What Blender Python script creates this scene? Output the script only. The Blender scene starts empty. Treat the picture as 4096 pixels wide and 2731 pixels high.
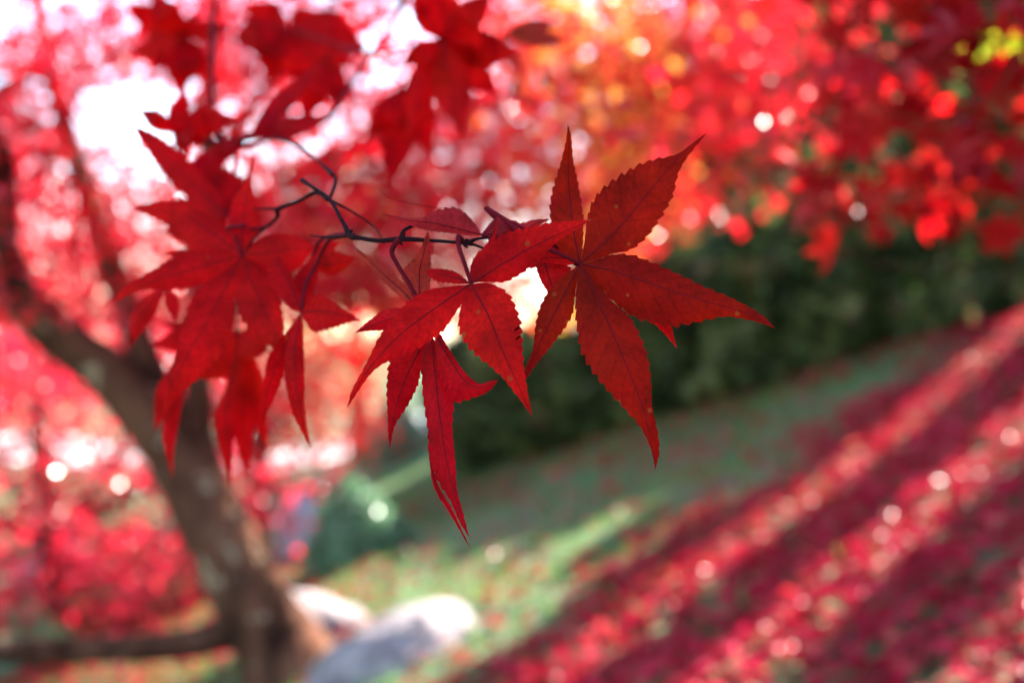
import bpy, math, random
import numpy as np
from mathutils import Vector, Matrix

random.seed(7)
rng = np.random.default_rng(7)
SC = bpy.context.scene
COL = SC.collection

# ------------------------------------------------------------------ camera, sky, sun, exposure
CAM_Z = 0.95
FOCUS = 0.40
FPX = 0.8                                   # picture width / distance (45 mm lens, 36 mm sensor)
cam_d = bpy.data.cameras.new('camera')
cam_d.lens = 45.0
cam_d.sensor_width = 36.0
cam_d.clip_start = 0.02
cam_d.clip_end = 2000.0
cam_d.dof.use_dof = True
cam_d.dof.focus_distance = FOCUS
cam_d.dof.aperture_fstop = 6.6
cam = bpy.data.objects.new('camera', cam_d)
COL.objects.link(cam)
cam.location = (0, 0, CAM_Z)
cam.rotation_euler = (math.radians(90), 0, 0)
SC.camera = cam

SUN_AZ = math.radians(40)                   # from +Y towards +X
SUN_EL = math.radians(36)
world = bpy.data.worlds.new('World')
SC.world = world
world.use_nodes = True
wn = world.node_tree
bgn = wn.nodes['Background']
sky = wn.nodes.new('ShaderNodeTexSky')
sky.sky_type = 'NISHITA'
sky.sun_disc = False
sky.sun_elevation = SUN_EL
sky.sun_rotation = SUN_AZ
sky.air_density = 1.0
sky.dust_density = 0.6
wn.links.new(sky.outputs[0], bgn.inputs[0])
bgn.inputs[1].default_value = 0.105

sd = bpy.data.lights.new('sun', 'SUN')
sd.energy = 5.0
sd.angle = math.radians(0.53)
sd.color = (1.0, 0.93, 0.83)
sun = bpy.data.objects.new('sun', sd)
COL.objects.link(sun)
sdir = Vector((math.sin(SUN_AZ) * math.cos(SUN_EL), math.cos(SUN_AZ) * math.cos(SUN_EL), math.sin(SUN_EL)))
sun.rotation_euler = sdir.to_track_quat('Z', 'Y').to_euler()
sun.location = (6, 7, 8)

SC.view_settings.view_transform = 'Standard'
SC.view_settings.look = 'None'
SC.view_settings.gamma = 1.0
SC.view_settings.exposure = 3.05
SC.render.engine = 'CYCLES'
cy = SC.cycles
cy.use_denoising = True
try:
    cy.denoiser = 'OPENIMAGEDENOISE'
    cy.denoising_input_passes = 'RGB_ALBEDO_NORMAL'
except Exception:
    pass
cy.use_adaptive_sampling = False
cy.max_bounces = 7
cy.diffuse_bounces = 5
cy.glossy_bounces = 2
cy.transmission_bounces = 3
cy.transparent_max_bounces = 4
cy.sample_clamp_indirect = 6.0
cy.caustics_reflective = False
cy.caustics_refractive = False

# ------------------------------------------------------------------ helpers
def P(u, v, d):
    """photo pixel (4096 wide) -> a point at distance d from the lens plane"""
    return np.array(((u - 2048) / 4096 * FPX * d, d, CAM_Z - (v - 1365.5) / 4096 * FPX * d))

def V(x, y):           # 2352-wide view -> 4096
    return (x * 1.7415, y * 1.7415)

def mesh_np(name, verts, tris, smooth=False, tint=None, uv=None):
    me = bpy.data.meshes.new(name)
    verts = np.asarray(verts, dtype=np.float32).reshape(-1, 3)
    tris = np.asarray(tris, dtype=np.int32).reshape(-1, 3)
    nf = len(tris)
    me.vertices.add(len(verts)); me.vertices.foreach_set('co', verts.ravel())
    me.loops.add(nf * 3); me.loops.foreach_set('vertex_index', tris.ravel())
    me.polygons.add(nf)
    me.polygons.foreach_set('loop_start', np.arange(0, nf * 3, 3, dtype=np.int32))
    me.polygons.foreach_set('use_smooth', np.full(nf, bool(smooth)))
    if uv is not None:
        l = me.uv_layers.new(name='UVMap')
        l.data.foreach_set('uv', np.asarray(uv, dtype=np.float32)[tris.ravel()].ravel())
    if tint is not None:
        a = me.attributes.new('tint', 'FLOAT', 'POINT')
        a.data.foreach_set('value', np.asarray(tint, dtype=np.float32))
    me.update(calc_edges=True)
    me.validate()
    return me

def obj(name, me, mat, parent=None, **props):
    o = bpy.data.objects.new(name, me)
    COL.objects.link(o)
    if mat is not None and me is not None and len(me.materials) == 0:
        me.materials.append(mat)
    if parent is not None:
        o.parent = parent
    for k, v in props.items():
        o[k] = v
    return o

def empty(name, loc, label, cat, group=None):
    o = bpy.data.objects.new(name, None)
    COL.objects.link(o)
    o.empty_display_size = 0.1
    o.location = loc
    o['label'] = label; o['category'] = cat
    if group: o['group'] = group
    return o

def catmull(pts, n):
    """resample a polyline smoothly to n points by arc length"""
    p = np.asarray(pts, float)
    if len(p) == 2:
        t = np.linspace(0, 1, n)[:, None]
        return p[0] * (1 - t) + p[1] * t
    q = np.vstack([2 * p[0] - p[1], p, 2 * p[-1] - p[-2]])
    out = []
    for i in range(len(p) - 1):
        a, b, c, d = q[i], q[i + 1], q[i + 2], q[i + 3]
        for t in np.linspace(0, 1, 14, endpoint=False):
            out.append(0.5 * ((2 * b) + (-a + c) * t + (2 * a - 5 * b + 4 * c - d) * t * t + (-a + 3 * b - 3 * c + d) * t ** 3))
    out.append(p[-1]); out = np.array(out)
    s = np.concatenate([[0], np.cumsum(np.linalg.norm(np.diff(out, axis=0), axis=1))])
    tt = np.linspace(0, s[-1], n)
    return np.stack([np.interp(tt, s, out[:, k]) for k in range(p.shape[1])], axis=1)

class Acc:
    """collects triangles of one part"""
    def __init__(s): s.v = []; s.f = []; s.n = 0; s.t = []; s.uv = []
    def add(s, v, f, tint=None, uv=None):
        v = np.asarray(v, float); f = np.asarray(f, int)
        s.v.append(v); s.f.append(f + s.n); s.n += len(v)
        s.t.append(np.full(len(v), 0.5 if tint is None else tint))
        s.uv.append(np.zeros((len(v), 2)) if uv is None else np.asarray(uv, float))
    def tube(s, pts, radii, sides=6, res=None):
        pts = np.asarray(pts, float)
        n = res or len(pts)
        pr = catmull(np.hstack([pts, np.asarray(radii, float)[:, None]]), n)
        p, r = pr[:, :3], pr[:, 3]
        tan = np.gradient(p, axis=0); tan /= np.linalg.norm(tan, axis=1)[:, None] + 1e-12
        ref = np.array((0.3, 1.0, 0.2)) if abs(tan[0, 2]) > 0.6 else np.array((0.1, 0.15, 1.0))
        a = np.cross(tan, ref); a /= np.linalg.norm(a, axis=1)[:, None] + 1e-12
        b = np.cross(tan, a)
        th = np.linspace(0, 2 * np.pi, sides, endpoint=False)
        ring = p[:, None, :] + r[:, None, None] * (np.cos(th)[None, :, None] * a[:, None, :] + np.sin(th)[None, :, None] * b[:, None, :])
        vv = ring.reshape(-1, 3)
        f = []
        for i in range(n - 1):
            for k in range(sides):
                a0 = i * sides + k; a1 = i * sides + (k + 1) % sides; b0 = a0 + sides; b1 = a1 + sides
                f += [(a0, a1, b1), (a0, b1, b0)]
        c0 = len(vv); vv = np.vstack([vv, p[0], p[-1]])
        for k in range(sides):
            f += [(c0, (k + 1) % sides, k), (c0 + 1, (n - 1) * sides + k, (n - 1) * sides + (k + 1) % sides)]
        s.add(vv, f)
    def mesh(s, name, smooth=True, origin=None, tint=False, uv=False):
        v = np.vstack(s.v)
        if origin is not None: v = v - np.asarray(origin)
        return mesh_np(name, v, np.vstack(s.f), smooth, np.concatenate(s.t) if tint else None, np.vstack(s.uv) if uv else None)

# ------------------------------------------------------------------ materials
def new_mat(name):
    m = bpy.data.materials.new(name); m.use_nodes = True
    nt = m.node_tree; nt.nodes.clear()
    return m, nt, nt.nodes.new('ShaderNodeOutputMaterial')

def N(nt, typ, **kw):
    n = nt.nodes.new(typ)
    for k, v in kw.items():
        if k.startswith('i_'):
            n.inputs[int(k[2:])].default_value = v
        else:
            setattr(n, k, v)
    return n

def ramp(nt, fac, stops):
    r = nt.nodes.new('ShaderNodeValToRGB')
    e = r.color_ramp.elements
    while len(e) < len(stops): e.new(0.5)
    for el, (p, c) in zip(e, stops):
        el.position = p; el.color = (*c, 1)
    nt.links.new(fac, r.inputs[0])
    return r.outputs[0]

def leaf_shader(nt, out, refl, trans, tfac, gloss, rough):
    L = nt.links
    d = N(nt, 'ShaderNodeBsdfDiffuse'); t = N(nt, 'ShaderNodeBsdfTranslucent'); g = N(nt, 'ShaderNodeBsdfGlossy')
    L.new(refl, d.inputs[0]); L.new(trans, t.inputs[0])
    g.inputs['Roughness'].default_value = rough
    g.inputs[0].default_value = (1, 1, 1, 1)
    m1 = N(nt, 'ShaderNodeMixShader'); m1.inputs[0].default_value = tfac
    L.new(d.outputs[0], m1.inputs[1]); L.new(t.outputs[0], m1.inputs[2])
    fr = N(nt, 'ShaderNodeLayerWeight'); fr.inputs[0].default_value = 0.35
    mul = N(nt, 'ShaderNodeMath', operation='MULTIPLY_ADD'); mul.inputs[1].default_value = gloss; mul.inputs[2].default_value = gloss * 0.35
    L.new(fr.outputs['Fresnel'], mul.inputs[0])
    m2 = N(nt, 'ShaderNodeMixShader')
    L.new(mul.outputs[0], m2.inputs[0]); L.new(m1.outputs[0], m2.inputs[1]); L.new(g.outputs[0], m2.inputs[2])
    L.new(m2.outputs[0], out.inputs[0])
    return d, t, g

def mass_leaf(name, stops, tstops, tfac=0.5, gloss=0.016, rough=0.3, single=False):
    """leaf with its own tint: from the 'tint' attribute (masses) or the object's random number (single leaves)"""
    m, nt, out = new_mat(name)
    if single:
        src = N(nt, 'ShaderNodeObjectInfo').outputs['Random']
    else:
        src = N(nt, 'ShaderNodeAttribute', attribute_name='tint').outputs['Fac']
    leaf_shader(nt, out, ramp(nt, src, stops), ramp(nt, src, tstops), tfac, gloss, rough)
    return m

RED_R = [(0.0, (0.22, 0.003, 0.007)), (0.5, (0.42, 0.006, 0.014)), (1.0, (0.52, 0.018, 0.016))]
RED_T = [(0.0, (0.34, 0.002, 0.005)), (0.5, (0.64, 0.005, 0.011)), (1.0, (0.74, 0.022, 0.014))]
PNK_R = [(0.0, (0.38, 0.006, 0.022)), (0.5, (0.58, 0.018, 0.06)), (1.0, (0.66, 0.06, 0.10))]
PNK_T = [(0.0, (0.58, 0.006, 0.022)), (0.5, (0.82, 0.020, 0.06)), (1.0, (0.88, 0.075, 0.10))]
ORA_R = [(0.0, (0.48, 0.008, 0.026)), (0.5, (0.60, 0.022, 0.035)), (0.75, (0.66, 0.10, 0.04)), (1.0, (0.70, 0.32, 0.07))]
ORA_T = [(0.0, (0.74, 0.008, 0.024)), (0.5, (0.86, 0.026, 0.035)), (0.75, (0.88, 0.15, 0.04)), (1.0, (0.90, 0.50, 0.08))]
YEL_R = [(0.0, (0.5, 0.24, 0.06)), (0.5, (0.6, 0.42, 0.12)), (1.0, (0.60, 0.50, 0.22))]
YEL_T = [(0.0, (0.6, 0.28, 0.05)), (0.5, (0.7, 0.5, 0.10)), (1.0, (0.66, 0.58, 0.18))]
M_RED = mass_leaf('maple_red_mass', RED_R, RED_T)
M_RED1 = mass_leaf('maple_red_single', RED_R, RED_T, single=True)
M_PNK = mass_leaf('maple_pink_mass', PNK_R, PNK_T, gloss=0.035, rough=0.22)
M_PNK1 = mass_leaf('maple_pink_single', PNK_R, PNK_T, gloss=0.035, rough=0.22, single=True)
M_ORA = mass_leaf('maple_orange_mass', ORA_R, ORA_T, gloss=0.035, rough=0.22)
M_ORA1 = mass_leaf('maple_orange_single', ORA_R, ORA_T, single=True)
M_YEL = mass_leaf('maple_yellow_mass', YEL_R, YEL_T)
M_LIME = mass_leaf('lime_leaf', [(0, (0.30, 0.38, 0.03)), (1, (0.45, 0.5, 0.05))], [(0, (0.45, 0.55, 0.03)), (1, (0.62, 0.68, 0.05))], single=True)
FAL_R = [(0.0, (0.10, 0.002, 0.008)), (0.4, (0.32, 0.003, 0.022)), (0.8, (0.50, 0.010, 0.050)), (0.93, (0.52, 0.05, 0.08)), (1.0, (0.36, 0.16, 0.08))]
FAL_T = [(0.0, (0.2, 0.002, 0.008)), (0.5, (0.5, 0.006, 0.03)), (1.0, (0.5, 0.10, 0.06))]
M_FAL = mass_leaf('fallen_mass', FAL_R, FAL_T, tfac=0.35, gloss=0.012, rough=0.26)
M_FAL1 = mass_leaf('fallen_single', FAL_R, FAL_T, tfac=0.35, gloss=0.012, rough=0.26, single=True)
M_CON = mass_leaf('conifer_spray', [(0, (0.014, 0.022, 0.009)), (0.45, (0.055, 0.088, 0.032)), (0.75, (0.15, 0.23, 0.08)), (0.93, (0.32, 0.40, 0.17)), (1, (0.22, 0.13, 0.08))],
                  [(0, (0.02, 0.05, 0.012)), (1, (0.20, 0.30, 0.08))], tfac=0.3, gloss=0.045, rough=0.25)
M_SHR = mass_leaf('shrub_leaf', [(0, (0.04, 0.12, 0.06)), (1, (0.22, 0.42, 0.25))],
                  [(0, (0.06, 0.14, 0.05)), (1, (0.22, 0.42, 0.18))], tfac=0.4, gloss=0.06, rough=0.3)
M_GRS = mass_leaf('grass_blade', [(0, (0.024, 0.095, 0.018)), (1, (0.13, 0.30, 0.05))],
                  [(0, (0.04, 0.12, 0.02)), (1, (0.16, 0.32, 0.05))], tfac=0.4, gloss=0.02, rough=0.4)

def hero_leaf(name, base, trans, speck, tfac=0.52, gloss=0.005):
    m, nt, out = new_mat(name)
    L = nt.links
    tc = N(nt, 'ShaderNodeTexCoord')
    sep = N(nt, 'ShaderNodeSeparateXYZ'); L.new(tc.outputs['UV'], sep.inputs[0])
    # side veins run out from the midrib at an angle
    ab = N(nt, 'ShaderNodeMath', operation='ABSOLUTE'); L.new(sep.outputs[1], ab.inputs[0])
    mu = N(nt, 'ShaderNodeMath', operation='MULTIPLY', i_1=-0.16); L.new(ab.outputs[0], mu.inputs[0])
    ad = N(nt, 'ShaderNodeMath', operation='ADD'); L.new(sep.outputs[0], ad.inputs[0]); L.new(mu.outputs[0], ad.inputs[1])
    m2 = N(nt, 'ShaderNodeMath', operation='MULTIPLY', i_1=11.0); L.new(ad.outputs[0], m2.inputs[0])
    nzw = N(nt, 'ShaderNodeTexNoise'); nzw.inputs['Scale'].default_value = 60
    L.new(tc.outputs['Object'], nzw.inputs['Vector'])
    ad2 = N(nt, 'ShaderNodeMath', operation='MULTIPLY_ADD', i_1=0.5); L.new(nzw.outputs['Fac'], ad2.inputs[0]); L.new(m2.outputs[0], ad2.inputs[2])
    fr = N(nt, 'ShaderNodeMath', operation='PINGPONG', i_1=0.5); L.new(ad2.outputs[0], fr.inputs[0])
    vein = N(nt, 'ShaderNodeMapRange'); L.new(fr.outputs[0], vein.inputs[0])
    vein.inputs[1].default_value = 0.0; vein.inputs[2].default_value = 0.10; vein.inputs[3].default_value = 0.80; vein.inputs[4].default_value = 1.0
    # blotches
    nz = N(nt, 'ShaderNodeTexNoise'); nz.inputs['Scale'].default_value = 75; nz.inputs['Detail'].default_value = 5
    L.new(tc.outputs['Object'], nz.inputs['Vector'])
    blot = N(nt, 'ShaderNodeMapRange'); L.new(nz.outputs['Fac'], blot.inputs[0])
    blot.inputs[1].default_value = 0.3; blot.inputs[2].default_value = 0.7; blot.inputs[3].default_value = 0.62; blot.inputs[4].default_value = 1.35
    nz2 = N(nt, 'ShaderNodeTexNoise'); nz2.inputs['Scale'].default_value = 700; nz2.inputs['Detail'].default_value = 3
    L.new(tc.outputs['Object'], nz2.inputs['Vector'])
    fine = N(nt, 'ShaderNodeMapRange'); L.new(nz2.outputs['Fac'], fine.inputs[0])
    fine.inputs[1].default_value = 0.3; fine.inputs[2].default_value = 0.7; fine.inputs[3].default_value = 0.82; fine.inputs[4].default_value = 1.16
    k1 = N(nt, 'ShaderNodeMath', operation='MULTIPLY'); L.new(vein.outputs[0], k1.inputs[0]); L.new(blot.outputs[0], k1.inputs[1])
    k2 = N(nt, 'ShaderNodeMath', operation='MULTIPLY'); L.new(k1.outputs[0], k2.inputs[0]); L.new(fine.outputs[0], k2.inputs[1])
    # ochre specks
    vo = N(nt, 'ShaderNodeTexVoronoi'); vo.inputs['Scale'].default_value = 210; vo.inputs['Randomness'].default_value = 1
    L.new(tc.outputs['Object'], vo.inputs['Vector'])
    spot = N(nt, 'ShaderNodeMath', operation='LESS_THAN', i_1=0.17); L.new(vo.outputs['Distance'], spot.inputs[0])
    sepc = N(nt, 'ShaderNodeSeparateXYZ'); L.new(vo.outputs['Color'], sepc.inputs[0])
    pick = N(nt, 'ShaderNodeMath', operation='GREATER_THAN', i_1=1 - speck); L.new(sepc.outputs[0], pick.inputs[0])
    sp = N(nt, 'ShaderNodeMath', operation='MULTIPLY'); L.new(spot.outputs[0], sp.inputs[0]); L.new(pick.outputs[0], sp.inputs[1])
    sp2 = N(nt, 'ShaderNodeMath', operation='MULTIPLY', i_1=0.55); L.new(sp.outputs[0], sp2.inputs[0])
    nz3 = N(nt, 'ShaderNodeTexNoise'); nz3.inputs['Scale'].default_value = 26; nz3.inputs['Detail'].default_value = 2
    oi = N(nt, 'ShaderNodeObjectInfo')
    vadd = N(nt, 'ShaderNodeVectorMath', operation='ADD'); L.new(tc.outputs['Object'], vadd.inputs[0]); L.new(oi.outputs['Random'], vadd.inputs[1])
    L.new(vadd.outputs[0], nz3.inputs['Vector'])
    hue = N(nt, 'ShaderNodeMapRange'); L.new(nz3.outputs['Fac'], hue.inputs[0])
    hue.inputs[1].default_value = 0.42; hue.inputs[2].default_value = 0.66; hue.inputs[3].default_value = 0.0; hue.inputs[4].default_value = 0.75
    tipn = N(nt, 'ShaderNodeMapRange'); L.new(sep.outputs[0], tipn.inputs[0])
    tipn.inputs[1].default_value = 0.90; tipn.inputs[2].default_value = 1.0; tipn.inputs[3].default_value = 0.0; tipn.inputs[4].default_value = 0.55
    outs = []
    for c, s in ((base, (0.30, 0.06, 0.015)), (trans, (0.42, 0.08, 0.012))):
        vm = N(nt, 'ShaderNodeVectorMath', operation='SCALE'); vm.inputs[0].default_value = c
        L.new(k2.outputs[0], vm.inputs['Scale'])
        mx = N(nt, 'ShaderNodeMix', data_type='RGBA'); L.new(sp2.outputs[0], mx.inputs[0])
        mx.inputs[7].default_value = (*s, 1)
        warm = (c[0] * 1.15, c[1] * 2.2 + 0.0034, c[2] * 0.8)
        vw = N(nt, 'ShaderNodeVectorMath', operation='SCALE'); vw.inputs[0].default_value = warm; L.new(k2.outputs[0], vw.inputs['Scale'])
        mh = N(nt, 'ShaderNodeMix', data_type='RGBA'); L.new(hue.outputs[0], mh.inputs[0]); L.new(vm.outputs[0], mh.inputs[6]); L.new(vw.outputs[0], mh.inputs[7])
        mt = N(nt, 'ShaderNodeMix', data_type='RGBA'); L.new(tipn.outputs[0], mt.inputs[0]); L.new(mh.outputs[2], mt.inputs[6]); mt.inputs[7].default_value = (c[0] * 0.45, 0.004, 0.004, 1)
        L.new(mt.outputs[2], mx.inputs[6])
        outs.append(mx.outputs[2])
    d, t, g = leaf_shader(nt, out, outs[0], outs[1], tfac, gloss, 0.45)
    bm = N(nt, 'ShaderNodeBump'); bm.inputs['Strength'].default_value = 0.35; bm.inputs['Distance'].default_value = 0.0006
    L.new(k2.outputs[0], bm.inputs['Height'])
    for n in (d, t, g): L.new(bm.outputs[0], n.inputs['Normal'])
    return m

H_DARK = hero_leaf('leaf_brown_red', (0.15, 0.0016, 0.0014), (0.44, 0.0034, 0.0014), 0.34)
H_RED = hero_leaf('leaf_red', (0.32, 0.0008, 0.0040), (0.78, 0.0014, 0.0050), 0.14)
H_CRIM = hero_leaf('leaf_crimson', (0.27, 0.0008, 0.0070), (0.60, 0.0012, 0.0072), 0.04)
H_SOFT = hero_leaf('leaf_scarlet', (0.27, 0.0008, 0.0034), (0.78, 0.0016, 0.0044), 0.05, tfac=0.58)
H_PINK = hero_leaf('leaf_pale_red', (0.30, 0.016, 0.022), (0.34, 0.006, 0.009), 0.06)

def bark(name, c1, c2, scale, bump=0.6, dapple_moss=None):
    m, nt, out = new_mat(name)
    L = nt.links
    b = N(nt, 'ShaderNodeBsdfPrincipled'); L.new(b.outputs[0], out.inputs[0])
    tc = N(nt, 'ShaderNodeTexCoord')
    mp = N(nt, 'ShaderNodeMapping'); mp.inputs['Scale'].default_value = (1, 1, 0.25); L.new(tc.outputs['Object'], mp.inputs[0])
    nz = N(nt, 'ShaderNodeTexNoise'); nz.inputs['Scale'].default_value = scale; nz.inputs['Detail'].default_value = 6
    L.new(mp.outputs[0], nz.inputs['Vector'])
    nz2 = N(nt, 'ShaderNodeTexNoise'); nz2.inputs['Scale'].default_value = scale * 0.25; L.new(tc.outputs['Object'], nz2.inputs['Vector'])
    ad = N(nt, 'ShaderNodeMath', operation='ADD'); L.new(nz.outputs['Fac'], ad.inputs[0]); L.new(nz2.outputs['Fac'], ad.inputs[1])
    hf = N(nt, 'ShaderNodeMath', operation='MULTIPLY', i_1=0.5); L.new(ad.outputs[0], hf.inputs[0])
    cr = ramp(nt, hf.outputs[0], [(0.36, c1), (0.62, c2)])
    if dapple_moss:  # painted sun dapples on maple bark, moss stain on the boulder
        nl = N(nt, 'ShaderNodeTexNoise'); nl.inputs['Scale'].default_value = dapple_moss[1]; nl.inputs['Detail'].default_value = 4; nl.inputs['Roughness'].default_value = 0.7
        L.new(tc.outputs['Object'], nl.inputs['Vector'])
        th = N(nt, 'ShaderNodeMapRange'); L.new(nl.outputs['Fac'], th.inputs[0]); th.inputs[1].default_value = dapple_moss[2]; th.inputs[2].default_value = dapple_moss[2] + 0.05
        mx = N(nt, 'ShaderNodeMix', data_type='RGBA'); L.new(th.outputs[0], mx.inputs[0]); L.new(cr, mx.inputs[6]); mx.inputs[7].default_value = (*dapple_moss[0], 1)
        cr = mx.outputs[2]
    L.new(cr, b.inputs['Base Color'])
    b.inputs['Roughness'].default_value = 0.85
    b.inputs['Specular IOR Level'].default_value = 0.03
    bp = N(nt, 'ShaderNodeBump'); bp.inputs['Strength'].default_value = bump; bp.inputs['Distance'].default_value = 0.02
    L.new(nz.outputs['Fac'], bp.inputs['Height']); L.new(bp.outputs[0], b.inputs['Normal'])
    return m

M_BARK = bark('maple_bark', (0.008, 0.004, 0.003), (0.13, 0.055, 0.032), 13, 1.0, ((0.26, 0.19, 0.12), 7.5, 0.60))  # pale patches paint sun dapples into the bark colour
M_TWIG = bark('twig_bark', (0.007, 0.0025, 0.004), (0.022, 0.006, 0.008), 260, 0.2)
M_PET = bark('petiole_skin', (0.07, 0.003, 0.007), (0.12, 0.005, 0.01), 300, 0.1)
M_VEIN = bark('midrib_skin', (0.10, 0.004, 0.008), (0.15, 0.006, 0.01), 300, 0.05)
M_CBARK = bark('conifer_bark', (0.04, 0.028, 0.02), (0.11, 0.08, 0.06), 18)
M_STONE = bark('boulder_stone', (0.10, 0.085, 0.09), (0.33, 0.29, 0.295), 20, 0.8, ((0.07, 0.09, 0.04), 9, 0.60))
M_STONE2 = bark('grey_stone', (0.16, 0.17, 0.19), (0.40, 0.42, 0.46), 14, 0.5)

def ground_mat():
    m, nt, out = new_mat('mossy_bank')
    L = nt.links
    b = N(nt, 'ShaderNodeBsdfPrincipled'); L.new(b.outputs[0], out.inputs[0])
    tc = N(nt, 'ShaderNodeTexCoord')
    nz = N(nt, 'ShaderNodeTexNoise'); nz.inputs['Scale'].default_value = 2.2; nz.inputs['Detail'].default_value = 8
    L.new(tc.outputs['Object'], nz.inputs['Vector'])
    nz2 = N(nt, 'ShaderNodeTexNoise'); nz2.inputs['Scale'].default_value = 40; nz2.inputs['Detail'].default_value = 5
    L.new(tc.outputs['Object'], nz2.inputs['Vector'])
    ad = N(nt, 'ShaderNodeMath', operation='MULTIPLY_ADD', i_1=0.5); L.new(nz2.outputs['Fac'], ad.inputs[0]); L.new(nz.outputs['Fac'], ad.inputs[2])
    c = ramp(nt, ad.outputs[0], [(0.55, (0.018, 0.055, 0.014)), (0.76, (0.045, 0.115, 0.028)), (0.94, (0.075, 0.06, 0.035))])
    L.new(c, b.inputs['Base Color'])
    b.inputs['Roughness'].default_value = 0.95
    bp = N(nt, 'ShaderNodeBump'); bp.inputs['Strength'].default_value = 0.8; bp.inputs['Distance'].default_value = 0.03
    L.new(nz2.outputs['Fac'], bp.inputs['Height']); L.new(bp.outputs[0], b.inputs['Normal'])
    return m
M_GROUND = ground_mat()
M_PATH = bark('gravel', (0.36, 0.35, 0.34), (0.60, 0.58, 0.55), 30, 0.4)

# ------------------------------------------------------------------ terrain
_ph = rng.uniform(0, 6.28, 8)
def softclamp(x, a, b, k=1.0):
    return a + np.logaddexp(0, (x - a) / k) * k - np.logaddexp(0, (x - b) / k) * k
def gz(x, y):
    x = np.asarray(x, float); y = np.asarray(y, float)
    z = 0.376 * (softclamp(x, -2.6, 6.0, 0.35)) + 0.03 * np.minimum(y, 14)
    z = z + 0.018 * np.sin(1.7 * x + 1.1 * y + _ph[0]) + 0.012 * np.sin(3.9 * x - 2.8 * y + _ph[1]) + 0.007 * np.sin(9 * x + 7 * y + _ph[2])
    return z
def on_ground(u, v):
    """first point of the bank behind a photo pixel"""
    dx = (u - 2048) / 4096 * FPX; dz = -(v - 1365.5) / 4096 * FPX
    for y in np.arange(0.6, 40, 0.01):
        if CAM_Z + dz * y <= gz(dx * y, y): return np.array((dx * y, y, float(gz(dx * y, y))))
    return np.array((dx * 40, 40, float(gz(dx * 40, 40))))

def graded(lo, hi, fine_lo, fine_hi, step):
    a = list(np.arange(fine_lo, fine_hi + 1e-6, step)); s = step; x = fine_hi
    while x < hi: s *= 1.25; x = min(hi, x + s); a.append(x)
    s = step; x = fine_lo
    while x > lo: s *= 1.25; x = max(lo, x - s); a.insert(0, x)
    return np.array(a)

def sheet(xs, ys, zf):
    X, Y = np.meshgrid(xs, ys); Z = zf(X, Y)
    v = np.stack([X, Y, Z], -1).reshape(-1, 3); nx = len(xs); f = []
    i, j = np.meshgrid(np.arange(len(ys) - 1), np.arange(nx - 1), indexing='ij')
    a = (i * nx + j).ravel()
    f = np.vstack([np.stack([a, a + 1, a + nx + 1], 1), np.stack([a, a + nx + 1, a + nx], 1)])
    return v, f
v_, f_ = sheet(graded(-300, 300, -4, 5, 0.08), graded(-60, 600, -0.5, 9, 0.08), gz)
obj('ground', mesh_np('ground', v_, f_, True), M_GROUND, kind='structure', label='mossy garden bank sloping up towards the evergreen row')

# gravel path winding far behind the trees
pc = catmull([(-60, 17.5), (-14, 19), (-7, 18), (-3.0, 15.8), (-0.9, 14.3), (1.2, 14.6), (4, 17), (12, 24)], 120)
pt = np.gradient(pc, axis=0); pt /= np.linalg.norm(pt, axis=1)[:, None]; pn = np.stack([-pt[:, 1], pt[:, 0]], 1)
off = np.linspace(-1.5, 1.5, 9)
pv = pc[:, None, :] + pn[:, None, :] * off[None, :, None]
pz = gz(pv[..., 0], pv[..., 1]) + 0.03
pv = np.concatenate([pv, pz[..., None]], -1).reshape(-1, 3); pf = []
for i in range(119):
    for k in range(8):
        a = i * 9 + k; pf += [(a, a + 9, a + 10), (a, a + 10, a + 1)]
obj('path', mesh_np('path', pv, pf, True), M_PATH, kind='structure', label='pale gravel path winding behind the maples')

# ------------------------------------------------------------------ low-polygon maple leaf used for crowns and litter
def maple_leaf_template(seed, curl=0.25):
    r = np.random.default_rng(seed)
    angs = np.radians([-128, -82, -40, 0, 40, 82, 128]) + r.normal(0, 0.06, 7)
    lens = np.array([0.34, 0.72, 0.95, 1.0, 0.95, 0.72, 0.34]) * r.uniform(0.88, 1.08, 7)
    vs = [(0, 0, 0)]; fs = []
    for a, l in zip(angs, lens):
        d = np.array((math.sin(a), math.cos(a))); n = np.array((d[1], -d[0])); w = 0.15 * l + 0.02
        droop = r.uniform(0.1, 0.35) * curl; bend = r.normal(0, 0.06)
        b = len(vs)
        for t, s in ((0.22, 0.72), (0.5, 1.0), (0.78, 0.45)):
            for sd_ in (-1, 0, 1):
                q = d * t * l + n * (sd_ * w * s + bend * t * t)
                vs.append((q[0], q[1], -droop * t * t + (0.0 if sd_ == 0 else 0.045 * s)))
        q = d * l + n * bend
        vs.append((q[0], q[1], -droop))
        for k in (0, 1):
            o = b + 3 * k
            fs += [(o, o + 3, o + 4), (o, o + 4, o + 1), (o + 1, o + 4, o + 5), (o + 1, o + 5, o + 2)]
        o = b + 6
        fs += [(o, b + 9, o + 1), (o + 1, b + 9, o + 2), (0, b, b + 1), (0, b + 1, b + 2)]
    # petiole: a thin three-cornered stalk leaving the base
    b = len(vs); pl = 0.5
    for t, rr in ((0, 0.012), (1, 0.009)):
        for k in range(3):
            vs.append((rr * math.cos(2.1 * k) + 0.05 * t, -pl * t, rr * math.sin(2.1 * k) + 0.10 * t))
    for k in range(3):
        k2 = (k + 1) % 3; fs += [(b + k, b + k2, b + 3 + k2), (b + k, b + 3 + k2, b + 3 + k)]
    v = np.array(vs); v[:, :2] *= 0.5       # about 1 unit across
    v[:, 2] *= 0.5
    return v, np.array(fs)
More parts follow.
